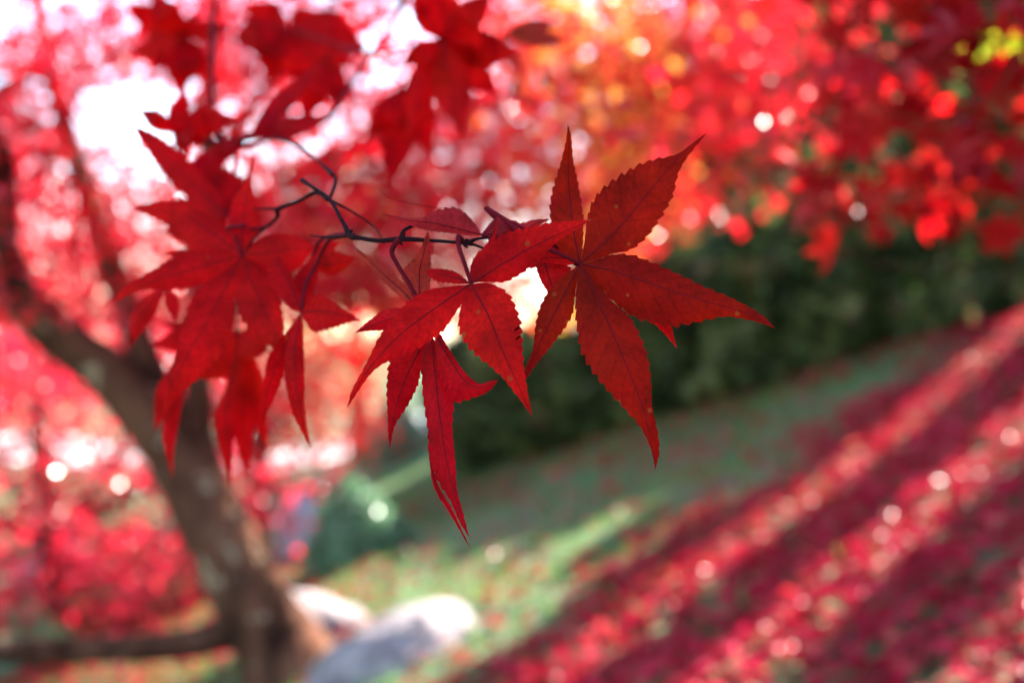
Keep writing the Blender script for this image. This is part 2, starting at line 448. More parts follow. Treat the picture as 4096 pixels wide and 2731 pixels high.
def kite_leaf_template(seed, curl=0.25):
    r = np.random.default_rng(seed)
    angs = np.radians([-125, -80, -40, 0, 40, 80, 125]) + r.normal(0, 0.07, 7)
    lens = np.array([0.36, 0.72, 0.95, 1.0, 0.95, 0.72, 0.36]) * r.uniform(0.85, 1.1, 7)
    vs = [(0, 0, 0)]; fs = []
    for a, l in zip(angs, lens):
        d = np.array((math.sin(a), math.cos(a))); n = np.array((d[1], -d[0])); w = 0.17 * l + 0.03
        dr = r.uniform(0.1, 0.4) * curl; b = len(vs)
        for q, z in ((d * 0.45 * l - n * w, 0.03), (d * l + n * r.normal(0, 0.06), -dr), (d * 0.45 * l + n * w, 0.03)):
            vs.append((q[0], q[1], z))
        fs += [(0, b, b + 1), (0, b + 1, b + 2)]
    return np.array(vs) * 0.5, np.array(fs)
LEAVES = [maple_leaf_template(s) for s in range(6)]
KITES = [kite_leaf_template(s) for s in range(8)]
KFLAT = [kite_leaf_template(s + 30, 0.12) for s in range(8)]
FLAT = [maple_leaf_template(s + 20, 0.12) for s in range(6)]

def rot_from(normal, spin):
    """matrices taking +Z to normal, spun about it; arrays"""
    n = normal / np.linalg.norm(normal, axis=1)[:, None]
    h = np.where(np.abs(n[:, 2:3]) > 0.95, np.array([[1.0, 0, 0]]), np.array([[0, 0, 1.0]]))
    a = np.cross(h, n); a /= np.linalg.norm(a, axis=1)[:, None]; b = np.cross(n, a)
    c, s = np.cos(spin)[:, None], np.sin(spin)[:, None]
    x = a * c + b * s; y = -a * s + b * c
    return np.stack([x, y, n], -1)

def leaf_cloud(pos, normals, sizes, spin, templates, origin, name, tint):
    R = rot_from(normals, spin); k = rng.integers(0, len(templates), len(pos))
    vv, ff, tt, n = [], [], [], 0
    for j, (tv, tf) in enumerate(templates):
        i = np.where(k == j)[0]
        if len(i) == 0: continue
        w = np.einsum('nij,vj->nvi', R[i], tv) * sizes[i][:, None, None] + pos[i][:, None, :] - np.asarray(origin)
        vv.append(w.reshape(-1, 3)); ff.append((tf[None] + (np.arange(len(i)) * len(tv))[:, None, None]).reshape(-1, 3) + n)
        tt.append(np.repeat(tint[i], len(tv))); n += len(i) * len(tv)
    return mesh_np(name, np.vstack(vv), np.vstack(ff), False, np.concatenate(tt))

def seen_size(pos, sizes):
    y = np.maximum(pos[:, 1], 0.05); u = pos[:, 0] / y / FPX; w = (pos[:, 2] - CAM_Z) / y / FPX
    inside = (np.abs(u) < 0.5) & (np.abs(w) < 0.333) & (pos[:, 1] > 0.2)
    return np.where(inside, sizes / y, 0)

def single_leaves(pos, normals, sizes, spin, meshes, mat, parent, name, props=None):
    R = rot_from(normals, spin)
    po = np.zeros(3) if parent is None else np.array(parent.location)
    for i in range(len(pos)):
        o = bpy.data.objects.new(name, meshes[i % len(meshes)])
        COL.objects.link(o)
        M = Matrix([list(R[i][r]) + [0] for r in range(3)] + [[0, 0, 0, 1]])
        o.rotation_mode = 'QUATERNION'; o.rotation_quaternion = M.to_quaternion()
        o.location = pos[i] - po; o.scale = (sizes[i],) * 3
        if parent is not None: o.parent = parent
        for k, v in (props or {}).items(): o[k] = v

def hang_normals(n, up=0.75, toward=None):
    v = rng.normal(0, 0.62, (n, 3)); v[:, 2] += up
    if toward is not None: v += np.asarray(toward)
    return v

# ------------------------------------------------------------------ trees
def crown_points(ells, nclusters, per, flat=0.4, spread=0.17, clip=None):
    vol = np.array([e[1][0] * e[1][1] * e[1][2] * e[2] for e in ells]); vol /= vol.sum()
    cl = []
    while len(cl) < nclusters:
        e = ells[rng.choice(len(ells), p=vol)]
        q = rng.normal(0, 1, 3); q /= np.linalg.norm(q); q *= rng.uniform(0.15, 1) ** (1 / 2.2)
        c = np.array(e[0]) + q * np.array(e[1])
        if clip is None or clip(c): cl.append(c)
    cl = np.array(cl)
    pos = np.repeat(cl, per, axis=0) + rng.normal(0, 1, (nclusters * per, 3)) * np.array((spread, spread, spread * flat))
    if clip is not None: pos = pos[[clip(p) for p in pos]]
    return cl, pos

def maple(label, base, limbs, ells, nclusters, per, size, mass, single, nsingle, spread=0.17, clip=None, up=0.75, toward=None, sides=9, tint=None, group=None, tr=0.008):
    t = empty('maple_tree', base, label, 'tree', group)
    a = Acc()
    pts_all, rad_all = [], []
    for k, (pts, rad) in enumerate(limbs):
        acc = a if k == 0 else Acc()
        n = max(8, len(pts) * 7)
        acc.tube(pts, rad, sides, n)
        pr = catmull(np.hstack([np.asarray(pts, float), np.asarray(rad, float)[:, None]]), 20)
        pts_all.append(pr[3:, :3]); rad_all.append(pr[3:, 3])
        v = acc.v[-1]
        v += rng.normal(0, 1, v.shape) * 0.03 * np.repeat(1, 3) * np.median(rad)
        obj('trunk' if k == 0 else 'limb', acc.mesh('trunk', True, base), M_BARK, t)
    cl, pos = crown_points(ells, nclusters, per, spread=spread, clip=clip)
    nodes = np.vstack(pts_all); nrad = np.concatenate(rad_all)
    b = Acc()
    for c in cl:
        d = np.linalg.norm(nodes - c, axis=1) + np.where(nodes[:, 2] > c[2] + 0.3, 0.3, 0)
        j = int(np.argmin(d)); s = nodes[j]
        mid = (s + c) / 2 + rng.normal(0, 0.06, 3) * np.linalg.norm(c - s) + np.array((0, 0, 0.10 * np.linalg.norm(c - s)))
        r0 = min(nrad[j] * 0.6, tr)
        b.tube([s, mid, c], [r0, r0 * 0.6, 0.0015], 4, 7)
        for q in range(3):
            e = c + rng.normal(0, spread, 3) * np.array((1, 1, 0.4))
            b.tube([mid * 0.3 + c * 0.7, (c + e) / 2 + rng.normal(0, 0.02, 3), e], [0.002, 0.0016, 0.001], 3, 4)
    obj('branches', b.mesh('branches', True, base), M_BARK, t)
    n = len(pos); sizes = size * rng.uniform(0.7, 1.2, n); nor = hang_normals(n, up, toward); spin = rng.uniform(0, 6.28, n)
    tn = np.clip(rng.beta(2, 2, n), 0, 1) if tint is None else tint(pos)
    order = np.argsort(-seen_size(pos, sizes))
    si, re = order[:nsingle], order[nsingle:]
    if nsingle:
        ms = []
        for j, (tv, tf) in enumerate(LEAVES):
            me = mesh_np('maple_leaf', tv, tf, False); me.materials.append(single); ms.append(me)
        single_leaves(pos[si], nor[si], sizes[si], spin[si], ms, single, t, 'leaf')
    obj('foliage', leaf_cloud(pos[re], nor[re], sizes[re], spin[re], KITES, base, 'foliage', tn[re]), mass, t, kind='stuff')
    return t

def W(x, y, d):      # view pixel (2352 wide) at a distance
    return P(*V(x, y), d)

# the maple with the forked trunk on the left
tb = np.array((-0.70, 4.15, float(gz(-0.70, 4.15)) - 0.03))
fork = W(455, 1130, 4.2)
limbsA = [
    ([tb, W(640, 1480, 4.15), W(560, 1340, 4.15), fork, W(385, 1010, 4.2), W(250, 860, 4.2), W(90, 730, 4.15), W(10, 600, 4.1), W(-20, 330, 4.0), W(-160, 60, 3.9)],
     [0.205, 0.145, 0.122, 0.115, 0.10, 0.085, 0.075, 0.07, 0.055, 0.03]),
    ([W(520, 1290, 4.2), W(470, 1100, 4.3), W(455, 960, 4.4), W(465, 700, 4.5), W(480, 300, 4.6), W(478, 60, 4.6), W(520, -200, 4.7)], [0.08, 0.075, 0.055, 0.042, 0.036, 0.03, 0.012]),
    ([W(420, 1050, 4.2), W(360, 900, 4.25), W(310, 760, 4.35), W(255, 600, 4.5), W(190, 420, 4.6), W(140, 250, 4.7), W(95, 60, 4.7), W(80, -150, 4.8)], [0.07, 0.065, 0.055, 0.05, 0.042, 0.036, 0.03, 0.012]),
    ([W(580, 1440, 4.15), W(430, 1478, 4.1), W(250, 1492, 4.0), W(20, 1494, 3.9), W(-160, 1470, 3.8)], [0.06, 0.052, 0.045, 0.04, 0.02]),
    ([W(478, 400, 4.55), W(620, 200, 4.5), W(820, 60, 4.4), W(1080, -60, 4.3)], [0.03, 0.024, 0.018, 0.008]),
    ([W(470, 600, 4.5), W(640, 430, 4.6), W(900, 300, 4.6), W(1250, 200, 4.5), W(1560, 120, 4.3)], [0.034, 0.028, 0.022, 0.015, 0.006]),
]
cz = CAM_Z
maple('red maple with a dark forked trunk leaning beside the pale boulder', tb, limbsA,
      [((-0.15, 4.5, cz + 0.80), (1.15, 0.95, 0.72), 1.0), ((0.6, 4.5, cz + 0.95), (0.75, 0.8, 0.45), 0.36), ((-1.55, 4.4, cz + 0.62), (1.0, 0.8, 0.72), 0.8), ((-0.15, 4.6, cz + 0.20), (0.8, 0.6, 0.20), 1.8)],
      460, 44, 0.075, M_ORA, M_PNK1, 220, spread=0.20, clip=lambda p: (math.sin(4.1 * p[0] + 2.2 * p[1]) * math.sin(5.3 * p[2] + 1.5 * p[0] + 1) > (-0.52 if p[0] > -0.95 else -0.55 - 0.9 * max(0, CAM_Z + 0.62 - p[2]) / 0.25)) and p[2] > CAM_Z + 0.05 + 0.36 / (1 + math.exp(-(p[0] - 0.48) / 0.08)), tint=lambda p: np.clip(0.16 + 0.62 * np.exp(-((p[:, 0] - 0.28) / 0.42) ** 2) * rng.uniform(0, 1.7, len(p)) + rng.normal(0, 0.12, len(p)), 0, 1))

# the maple whose crown hangs over the right of the picture; its trunk stands just outside
b2 = np.array((1.75, 2.3, float(gz(1.75, 2.3)) - 0.03))
zb = CAM_Z - b2[2]
limbsB = [
    ([b2, b2 + (0.02, 0.0, 0.4), b2 + (-0.05, -0.05, zb + 0.2), b2 + (-0.2, -0.15, zb + 0.55), b2 + (-0.55, -0.35, zb + 0.8), b2 + (-1.1, -0.6, zb + 0.9)], [0.075, 0.062, 0.05, 0.04, 0.026, 0.008]),
    ([b2 + (-0.05, -0.05, zb + 0.2), b2 + (-0.4, -0.35, zb + 0.36), b2 + (-0.85, -0.7, zb + 0.42), b2 + (-1.25, -0.95, zb + 0.40)], [0.026, 0.018, 0.011, 0.004]),
    ([b2 + (-0.03, -0.03, zb + 0.1), b2 + (-0.3, -0.1, zb + 0.28), b2 + (-0.75, -0.15, zb + 0.36), b2 + (-1.3, -0.25, zb + 0.36)], [0.024, 0.017, 0.010, 0.004]),
    ([b2 + (-0.2, -0.15, zb + 0.55), b2 + (-0.5, -0.6, zb + 0.75), b2 + (-0.9, -1.1, zb + 0.85)], [0.026, 0.018, 0.006]),
]
def clipB(p):
    lo = CAM_Z + 0.165 + 0.03 * math.sin(6 * p[0] + 2) + 0.03 * math.sin(7 * p[1])
    if p[1] < 0.95: return False
    if p[0] < 0.20 * p[1] + 0.03: return p[2] > CAM_Z + 0.55
    return p[2] > lo and (p[2] > CAM_Z + 0.7 or math.sin(6.1 * p[0] + 1.0 + 2 * p[1]) * math.sin(9 * (p[2] - CAM_Z) + 2.5 * p[0]) > -0.45)
maple('red maple overhanging the bank with deep red leaves above the mossy slope', b2, limbsB,
      [((0.85, 1.6, cz + 0.42), (0.75, 0.62, 0.30), 1.0), ((0.95, 1.75, cz + 1.15), (0.95, 0.85, 0.36), 2.3)],  # second ellipsoid: dense unseen foliage added to shade the sharp foreground leaves
      980, 13, 0.10, M_RED, M_RED1, 300, spread=0.10, clip=clipB)

# maples further off
def far_maple(label, base_xy, h, r, n, per, mass, size=0.085, low=0.25, tint=None, shade=None):
    x, y = base_xy; z = float(gz(x, y)) - 0.03; b = np.array((x, y, z))
    limbs = [([b, b + (0.05, 0, 0.3 * h), b + (-0.05, 0.05, 0.6 * h), b + (0.1, 0, 0.9 * h)], [0.09, 0.07, 0.045, 0.012])]
    for k in range(4):
        a = k * 1.6 + rng.uniform(0, 0.8); q = np.array((math.cos(a), math.sin(a), 0))
        limbs.append(([b + (0.03, 0, 0.28 * h), b + q * 0.4 * r + (0, 0, 0.42 * h), b + q * 0.8 * r + (0, 0, 0.55 * h)], [0.045, 0.03, 0.01]))
    return maple(label, b, limbs, [(b + (0, 0, low * h + 0.5 * (1 - low) * h), (r, r, 0.5 * (1 - low) * h), 1.0)], n, per, size, mass, None, 0, spread=0.22, sides=7, tint=tint)
far_maple('broad low red maple glowing in sunlight behind the forked trunk', (-2.45, 6.7), 2.0, 1.2, 210, 40, M_PNK, low=-0.04)
far_maple('tall scarlet maple further down the garden left of the gravel path', (-4.6, 10.8), 3.5, 2.3, 330, 40, M_PNK, size=0.10, low=0.25)
far_maple('small crimson maple between the forked trunk and the rounded green shrub', (-1.75, 8.6), 2.3, 0.75, 150, 36, M_RED, low=0.12)
far_maple('pale yellow maple standing in front of the gravel path', (-1.5, 12.3), 3.0, 0.95, 130, 36, M_YEL, size=0.09, low=0.2)
far_maple('orange red maple beyond the low evergreens', (0.5, 11.5), 4.4, 1.6, 45, 40, M_ORA, size=0.09, low=0.45, tint=lambda p: rng.beta(1.8, 2.0, len(p)))

# ------------------------------------------------------------------ evergreen row and backdrop
def spray_template(seed):
    r = np.random.default_rng(seed); vs, fs = [], []
    for k in range(5):
        a = -0.9 + 0.45 * k + r.normal(0, 0.1); l = r.uniform(0.6, 1.0); w = 0.10
        d = np.array((math.sin(a), math.cos(a), r.normal(0, 0.25))); n = np.array((math.cos(a), -math.sin(a), 0.3))
        b = len(vs)
        vs += [tuple(d * 0.0), tuple(d * 0.5 * l + n * w), tuple(d * l), tuple(d * 0.5 * l - n * w)]
        fs += [(b, b + 1, b + 2), (b, b + 2, b + 3)]
    return np.array(vs), np.array(fs)
SPRAYS = [spray_template(s) for s in range(5)]

def conifer(label, x, y, h, r, n, group, size=0.10, taper=0.55, shape='column'):
    b = np.array((x, y, float(gz(x, y)) - 0.03))
    t = empty('evergreen_shrub' if h < 2 else 'evergreen_tree', b, label, 'shrub' if h < 2 else 'tree', group)
    a = Acc(); a.tube([b, b + (0.01, 0.01, 0.5 * h), b + (0, 0, 0.95 * h)], [r * 0.16, r * 0.11, r * 0.02], 7, 10)
    for k in range(14):
        zz = h * (0.08 + 0.84 * k / 14); q = rng.uniform(0, 6.28); rr = r * 0.7 * (1 - 0.5 * zz / h)
        a.tube([b + (0, 0, zz), b + (math.cos(q) * rr * 0.5, math.sin(q) * rr * 0.5, zz + 0.05), b + (math.cos(q) * rr, math.sin(q) * rr, zz + 0.2 * rr + 0.06)], [r * 0.035, r * 0.025, r * 0.01], 4, 5)
    obj('trunk', a.mesh('trunk', True, b), M_CBARK, t)
    zt = rng.uniform(0.0, 1, n) ** (0.9 if shape == 'column' else 1.25)
    if shape == 'column':
        prof = np.clip(np.minimum(1, (1 - zt) / 0.22) ** 0.55, 0.05, 1) * (0.80 + 0.2 * np.sin(np.pi * np.clip(zt * 1.2, 0, 1)))
    else:
        prof = (1 - zt) ** 0.8
    th = rng.uniform(0, 6.28, n)
    lump = 1 + 0.10 * np.sin(3 * th + 9 * zt) + 0.07 * np.sin(7 * th - 15 * zt)
    rad = r * prof * lump * rng.uniform(0.05, 1, n) ** 0.42
    pos = b + np.stack([rad * np.cos(th), rad * np.sin(th), 0.02 * h + zt * 0.96 * h], 1)
    out = np.stack([np.cos(th), np.sin(th), np.full(n, 0.5)], 1) + rng.normal(0, 0.45, (n, 3))
    nor = np.cross(out, rng.normal(0, 1, (n, 3)))
    # sprays point outwards and up: build frames with local +Y along 'out'
    yv = out / np.linalg.norm(out, axis=1)[:, None]; zv = nor / np.linalg.norm(nor, axis=1)[:, None]; xv = np.cross(yv, zv)
    R = np.stack([xv, yv, zv], -1); k = rng.integers(0, 5, n); sz = size * rng.uniform(0.6, 1.3, n)
    vv, ff, tt, m = [], [], [], 0
    tn = np.clip(0.5 + 0.30 * np.sin(pos @ np.array((9.0, 7.0, 6.0)) + 2) * np.sin(pos @ np.array((-5.0, 8.0, 11.0))) + rng.normal(0, 0.24, n), 0, 1)
    for j, (tv, tf) in enumerate(SPRAYS):
        i = np.where(k == j)[0]
        w = np.einsum('nij,vj->nvi', R[i], tv) * sz[i][:, None, None] + (pos[i] - yv[i] * sz[i][:, None] * 0.5)[:, None, :] - b
        vv.append(w.reshape(-1, 3)); ff.append((tf[None] + (np.arange(len(i)) * len(tv))[:, None, None]).reshape(-1, 3) + m)
        tt.append(np.repeat(tn[i], len(tv))); m += len(i) * len(tv)
    obj('foliage', mesh_np('foliage', np.vstack(vv), np.vstack(ff), False, np.concatenate(tt)), M_CON, t, kind='stuff')
    return t

HX0, HY0, HDX, HDY = -0.3, 8.0, 0.8, -0.6
def hedge_at(s, side=0.0): return HX0 + HDX * s + HDY * side * -1, HY0 + HDY * s + HDX * side
TALL2 = 'added mostly unseen narrow evergreen standing behind the %s tall one of the row in the %s rank'
LOWL = 'low evergreen shrub of the row counted from its free end by the rounded shrub'
TALL = 'added mostly unseen tall narrow evergreen of the row counted from where the low shrubs end'
ORD = ['first', 'second', 'third', 'fourth', 'fifth', 'sixth', 'seventh', 'eighth']
for k, (s, h, r) in enumerate(((0.15, 0.95, 0.36), (0.62, 0.85, 0.34), (1.05, 0.92, 0.32), (1.5, 1.02, 0.30), (1.95, 1.08, 0.27), (2.33, 1.15, 0.22), (2.60, 0.90, 0.20), (2.93, 1.40, 0.24))):
    x, y = hedge_at(s); conifer(ORD[k] + ' ' + LOWL, x, y, h, r, 1900, 'low evergreens in the row on the bank')
# narrow columns, mostly unseen, spaced so the sun draws stripes on the slope
for k, (p0, p1) in enumerate(((-2.25, -1.98), (-1.77, -1.40), (-1.19, -0.80), (-0.73, -0.25), (-0.2, 0.25), (0.28, 0.75))):
    s = (p0 + p1) / 2 + 5.37; x, y = hedge_at(s)
    conifer(ORD[k] + ' ' + TALL, x, y, 3.3 if p0 > -2.4 else 2.6, (p1 - p0) / 2 * 0.80, 7500, 'added mostly unseen tall evergreens in the row beside the slope', size=0.08)
    if p0 < -0.8:
        for q in (0.55, 1.1):
            conifer(TALL2 % (ORD[k], 'second' if q < 1 else 'third'), x + q * math.sin(SUN_AZ), y + q * math.cos(SUN_AZ), 3.0 if p0 > -2.4 else 2.5, (p1 - p0) / 2 * 0.80, 3500, 'added mostly unseen tall evergreens behind the row beside the slope', size=0.09)
BACK = 'big dark evergreen tree far behind the row counted from the orange red maple'
for k, (x, y, h, r) in enumerate(((1.7, 15.5, 3.9, 1.25), (2.9, 14.5, 5.2, 1.3), (3.9, 16.5, 6.0, 1.6), (4.6, 14.0, 5.4, 1.4), (6.4, 13.2, 5.0, 1.4), (8.0, 13.5, 5.0, 1.5))):
    conifer(ORD[k] + ' ' + BACK, x, y, h - 0.0, r, 7000, 'evergreen trees behind the row', size=0.26, shape='cone')

# rounded shrub
def round_shrub(name, label, u, v, d, r, n, mat, size=0.05, squash=0.8):
    c = W(u, v, d); x, y = c[0], c[1]; b = np.array((x, y, float(gz(x, y)) - 0.03))
    t = empty(name, b, label, 'shrub')
    q = rng.normal(0, 1, (n, 3)); q[:, 2] = np.abs(q[:, 2]) ; q /= np.linalg.norm(q, axis=1)[:, None]
    lump = 1 + 0.12 * np.sin(5 * q[:, 0] + 3) * np.sin(4 * q[:, 1]) + 0.08 * np.sin(9 * q[:, 2] + 6 * q[:, 0])
    pos = b + q * (lump * rng.uniform(0.2, 1, n) ** 0.35)[:, None] * np.array((r, r, 2 * r * squash))
    nor = q + rng.normal(0, 0.5, (n, 3)); sz = size * rng.uniform(0.6, 1.3, n)
    tv = np.array([(0, -0.5, 0), (0.22, 0, 0.05), (0, 0.5, -0.05), (-0.22, 0, 0.05)]); tf = np.array([(0, 1, 2), (0, 2, 3)])
    obj('foliage', leaf_cloud(pos, nor, sz, rng.uniform(0, 6.28, n), [(tv, tf)], b, 'foliage', rng.beta(2, 2, n)), mat, t, kind='stuff')
    a = Acc()
    for k in range(9):
        e = rng.normal(0, 0.45, 3) * r; e[2] = abs(e[2]) + r
        a.tube([b, b + e * 0.5 + (0, 0, 0.05), b + e], [0.02, 0.012, 0.004], 5, 6)
    obj('stems', a.mesh('stems', True, b), M_CBARK, t)
    return t
round_shrub('round_shrub', 'rounded blue green shrub growing beside the sunny lawn', 825, 1240, 6.2, 0.25, 6500, M_SHR, 0.045)
round_shrub('round_shrub', 'pale green shrub at the gravel path under the yellow maple', 905, 1070, 10.5, 0.33, 3500, M_SHR, 0.06)
round_shrub('round_shrub', 'small green shrub at the foot of the broad low maple', 60, 1500, 6.3, 0.22, 2500, M_SHR, 0.045)

# ------------------------------------------------------------------ boulders
def boulder(label, c, rx, ry, rz, seed, mat, name='boulder', rotz=0.0, tilt=0.0, tx=0.0):
    r = np.random.default_rng(seed)
    nu, nv = 40, 24; vs = [];
    ph = r.uniform(0, 6.28, 9)
    for i in range(nv + 1):
        la = -math.pi / 2 + math.pi * i / nv
        for j in range(nu):
            lo = 2 * math.pi * j / nu
            d = np.array((math.cos(la) * math.cos(lo), math.cos(la) * math.sin(lo), math.sin(la)))
            d = np.sign(d) * np.abs(d) ** 0.82
            k = 1 + 0.07 * math.sin(2.3 * d[0] * 2 + ph[0]) + 0.06 * math.sin(3.1 * d[1] * 2 + ph[1]) + 0.06 * math.sin(4 * d[2] + 3 * d[0] + ph[2]) + 0.02 * math.sin(11 * d[0] + 9 * d[1] + ph[3]) + 0.012 * math.sin(19 * d[1] + 17 * d[2] + ph[4])
            vs.append(d * k * np.array((rx, ry, rz)))
    f = []
    for i in range(nv):
        for j in range(nu):
            a = i * nu + j; b = i * nu + (j + 1) % nu; f += [(a, b, b + nu), (a, b + nu, a + nu)]
    o = obj(name, mesh_np(name, vs, f, True), mat)
    o.location = c; o.rotation_euler = (tx, tilt, rotz)
    o['label'] = label; o['category'] = 'rock'
    return o
g1 = W(970, 1560, 3.75)
boulder('rounded pale boulder catching full sun on its top beside the maple trunk', (g1[0], g1[1] + 0.1, float(gz(g1[0], g1[1])) - 0.115), 0.31, 0.27, 0.20, 3, M_STONE, rotz=0.15, tilt=0.0, tx=0.25)
g2 = W(690, 1440, 4.6)
boulder('slanting sunlit stone tucked behind the maple trunk', (g2[0], g2[1], float(gz(g2[0], g2[1])) + 0.03), 0.22, 0.26, 0.14, 5, M_STONE, rotz=0.6, tilt=0.35)
g3 = W(680, 1270, 7.0)
boulder('upright bluish grey stone left of the rounded shrub', (g3[0], g3[1], float(gz(g3[0], g3[1])) + 0.10), 0.13, 0.12, 0.24, 8, M_STONE2, name='standing_stone')
g4 = W(130, 1400, 8.5)
boulder('grey stone lying under the broad low red maple', (g4[0], g4[1], float(gz(g4[0], g4[1])) + 0.05), 0.26, 0.2, 0.2, 11, M_STONE2)

# ------------------------------------------------------------------ grass and fallen leaves
n = 46000
gx = rng.uniform(-3.0, 3.2, n); gy = rng.uniform(1.6, 9.5, n)
gden = 0.5 + 0.5 * np.sin(2.1 * gx + 0.7 * gy + 1) * np.sin(1.3 * gy - 0.8 * gx)
keep = rng.uniform(0, 1, n) < (0.35 + 0.65 * gden) * (1 - 0.85 / (1 + np.exp(-(0.766 * gx - 0.643 * gy + 2.22) / 0.13)))
gx, gy = gx[keep], gy[keep]; n = len(gx)
gp = np.stack([gx, gy, gz(gx, gy) - 0.004], 1)
hgt = rng.uniform(0.02, 0.055, n); an = rng.uniform(0, 6.28, n); lean = rng.normal(0, 0.4, (n, 2))
w = 0.0035
wv = np.stack([np.cos(an) * w, np.sin(an) * w, np.zeros(n)], 1)
tip = gp + np.stack([lean[:, 0] * hgt, lean[:, 1] * hgt, hgt], 1)
mid = gp * 0.45 + tip * 0.55 + np.stack([-lean[:, 0] * hgt * 0.12, -lean[:, 1] * hgt * 0.12, hgt * 0.05], 1)
gv = np.stack([gp - wv, gp + wv, mid - wv * 0.8, mid + wv * 0.8, tip], 1).reshape(-1, 3)
k5 = np.arange(n)[:, None] * 5
gf = np.concatenate([k5 + np.array([[0, 1, 3]]), k5 + np.array([[0, 3, 2]]), k5 + np.array([[2, 3, 4]])], 0)
obj('grass', mesh_np('grass', gv, gf, False, np.repeat(rng.beta(2, 2, n), 5)), M_GRS, kind='stuff', label='short mossy grass growing over the garden bank', category='grass')

def litter_density(x, y):
    p = 0.766 * x - 0.643 * y
    dn = 1 / (1 + np.exp(-(p + 2.22 + 0.12 * np.sin(4 * x + 3 * y)) / 0.11))                     # thick under the overhanging maple
    mid = 0.09 + 0.05 * np.sin(3 * x + 2 * y) + 0.4 / (1 + np.exp((x + 1.15) / 0.1))
    far = 0.25 / (1 + np.exp(-(y - 5.8) / 0.3)) * 1 / (1 + np.exp(-(x - 0.6) / 0.3))
    return np.clip(np.maximum(np.maximum(dn, mid), far), 0, 1)
m = 60000
lx = rng.uniform(-2.6, 3.2, m); ly = rng.uniform(1.6, 7.6, m)
keep = (rng.uniform(0, 1, m) < litter_density(lx, ly)); lx, ly = lx[keep], ly[keep]; m = len(lx)
lp = np.stack([lx, ly, gz(lx, ly) + rng.uniform(0.006, 0.035, m)], 1)
ln = rng.normal(0, 0.30, (m, 3)); ln[:, 2] += 1; ln[:, 0] -= 0.3
lsz = 0.066 * rng.uniform(0.7, 1.25, m); lsp = rng.uniform(0, 6.28, m); lt = rng.beta(2, 2.2, m)
order = np.argsort(-seen_size(lp, lsz)); si, re = order[:300], order[300:]
ms = []
for tv, tf in FLAT:
    me = mesh_np('fallen_leaf', tv, tf, False); me.materials.append(M_FAL1); ms.append(me)
single_leaves(lp[si], ln[si], lsz[si], lsp[si], ms, M_FAL1, None, 'fallen_leaf',
              {'label': 'fallen red maple leaf lying in the thick leaf litter on the slope', 'category': 'leaf', 'group': 'fallen leaves on the near slope'})
obj('leaf_litter', leaf_cloud(lp[re], ln[re], lsz[re], lsp[re], KFLAT, (0, 0, 0), 'leaf_litter', lt[re]), M_FAL, kind='stuff',
    label='carpet of fallen red maple leaves covering the slope', category='leaves')

# ------------------------------------------------------------------ the foreground branches: every leaf traced lobe by lobe
def S1(p): return (2000 + 0.957 * p[0], 450 + 0.957 * p[1])
def S2(p): return (1300 + 0.957 * p[0], 750 + 0.957 * p[1])
def S3(p): return (400 + 0.9565 * p[0], 500 + 0.9565 * p[1])
def S5(p): return (400 + 0.8078 * p[0], 0.8078 * p[1])       # crop 400..2300 x 0..900
def S6(p): return (450 + 0.574 * p[0], 600 + 0.574 * p[1])   # crop 450..1450 x 600..1500
def S7(p): return (450 + 0.5102 * p[0], 1200 + 0.5102 * p[1])
def SV(p): return (p[0] * 1.7415, p[1] * 1.7415)

def far(d):
    if d < 0.43: return d
    if d < 0.55: return 0.43 + (d - 0.43) * 1.35
    return 0.592 + (d - 0.55) * 1.9
PROF = [(0, 0.10), (0.12, 0.42), (0.3, 0.88), (0.45, 1.0), (0.6, 0.86), (0.75, 0.52), (0.88, 0.22), (1, 0.0)]

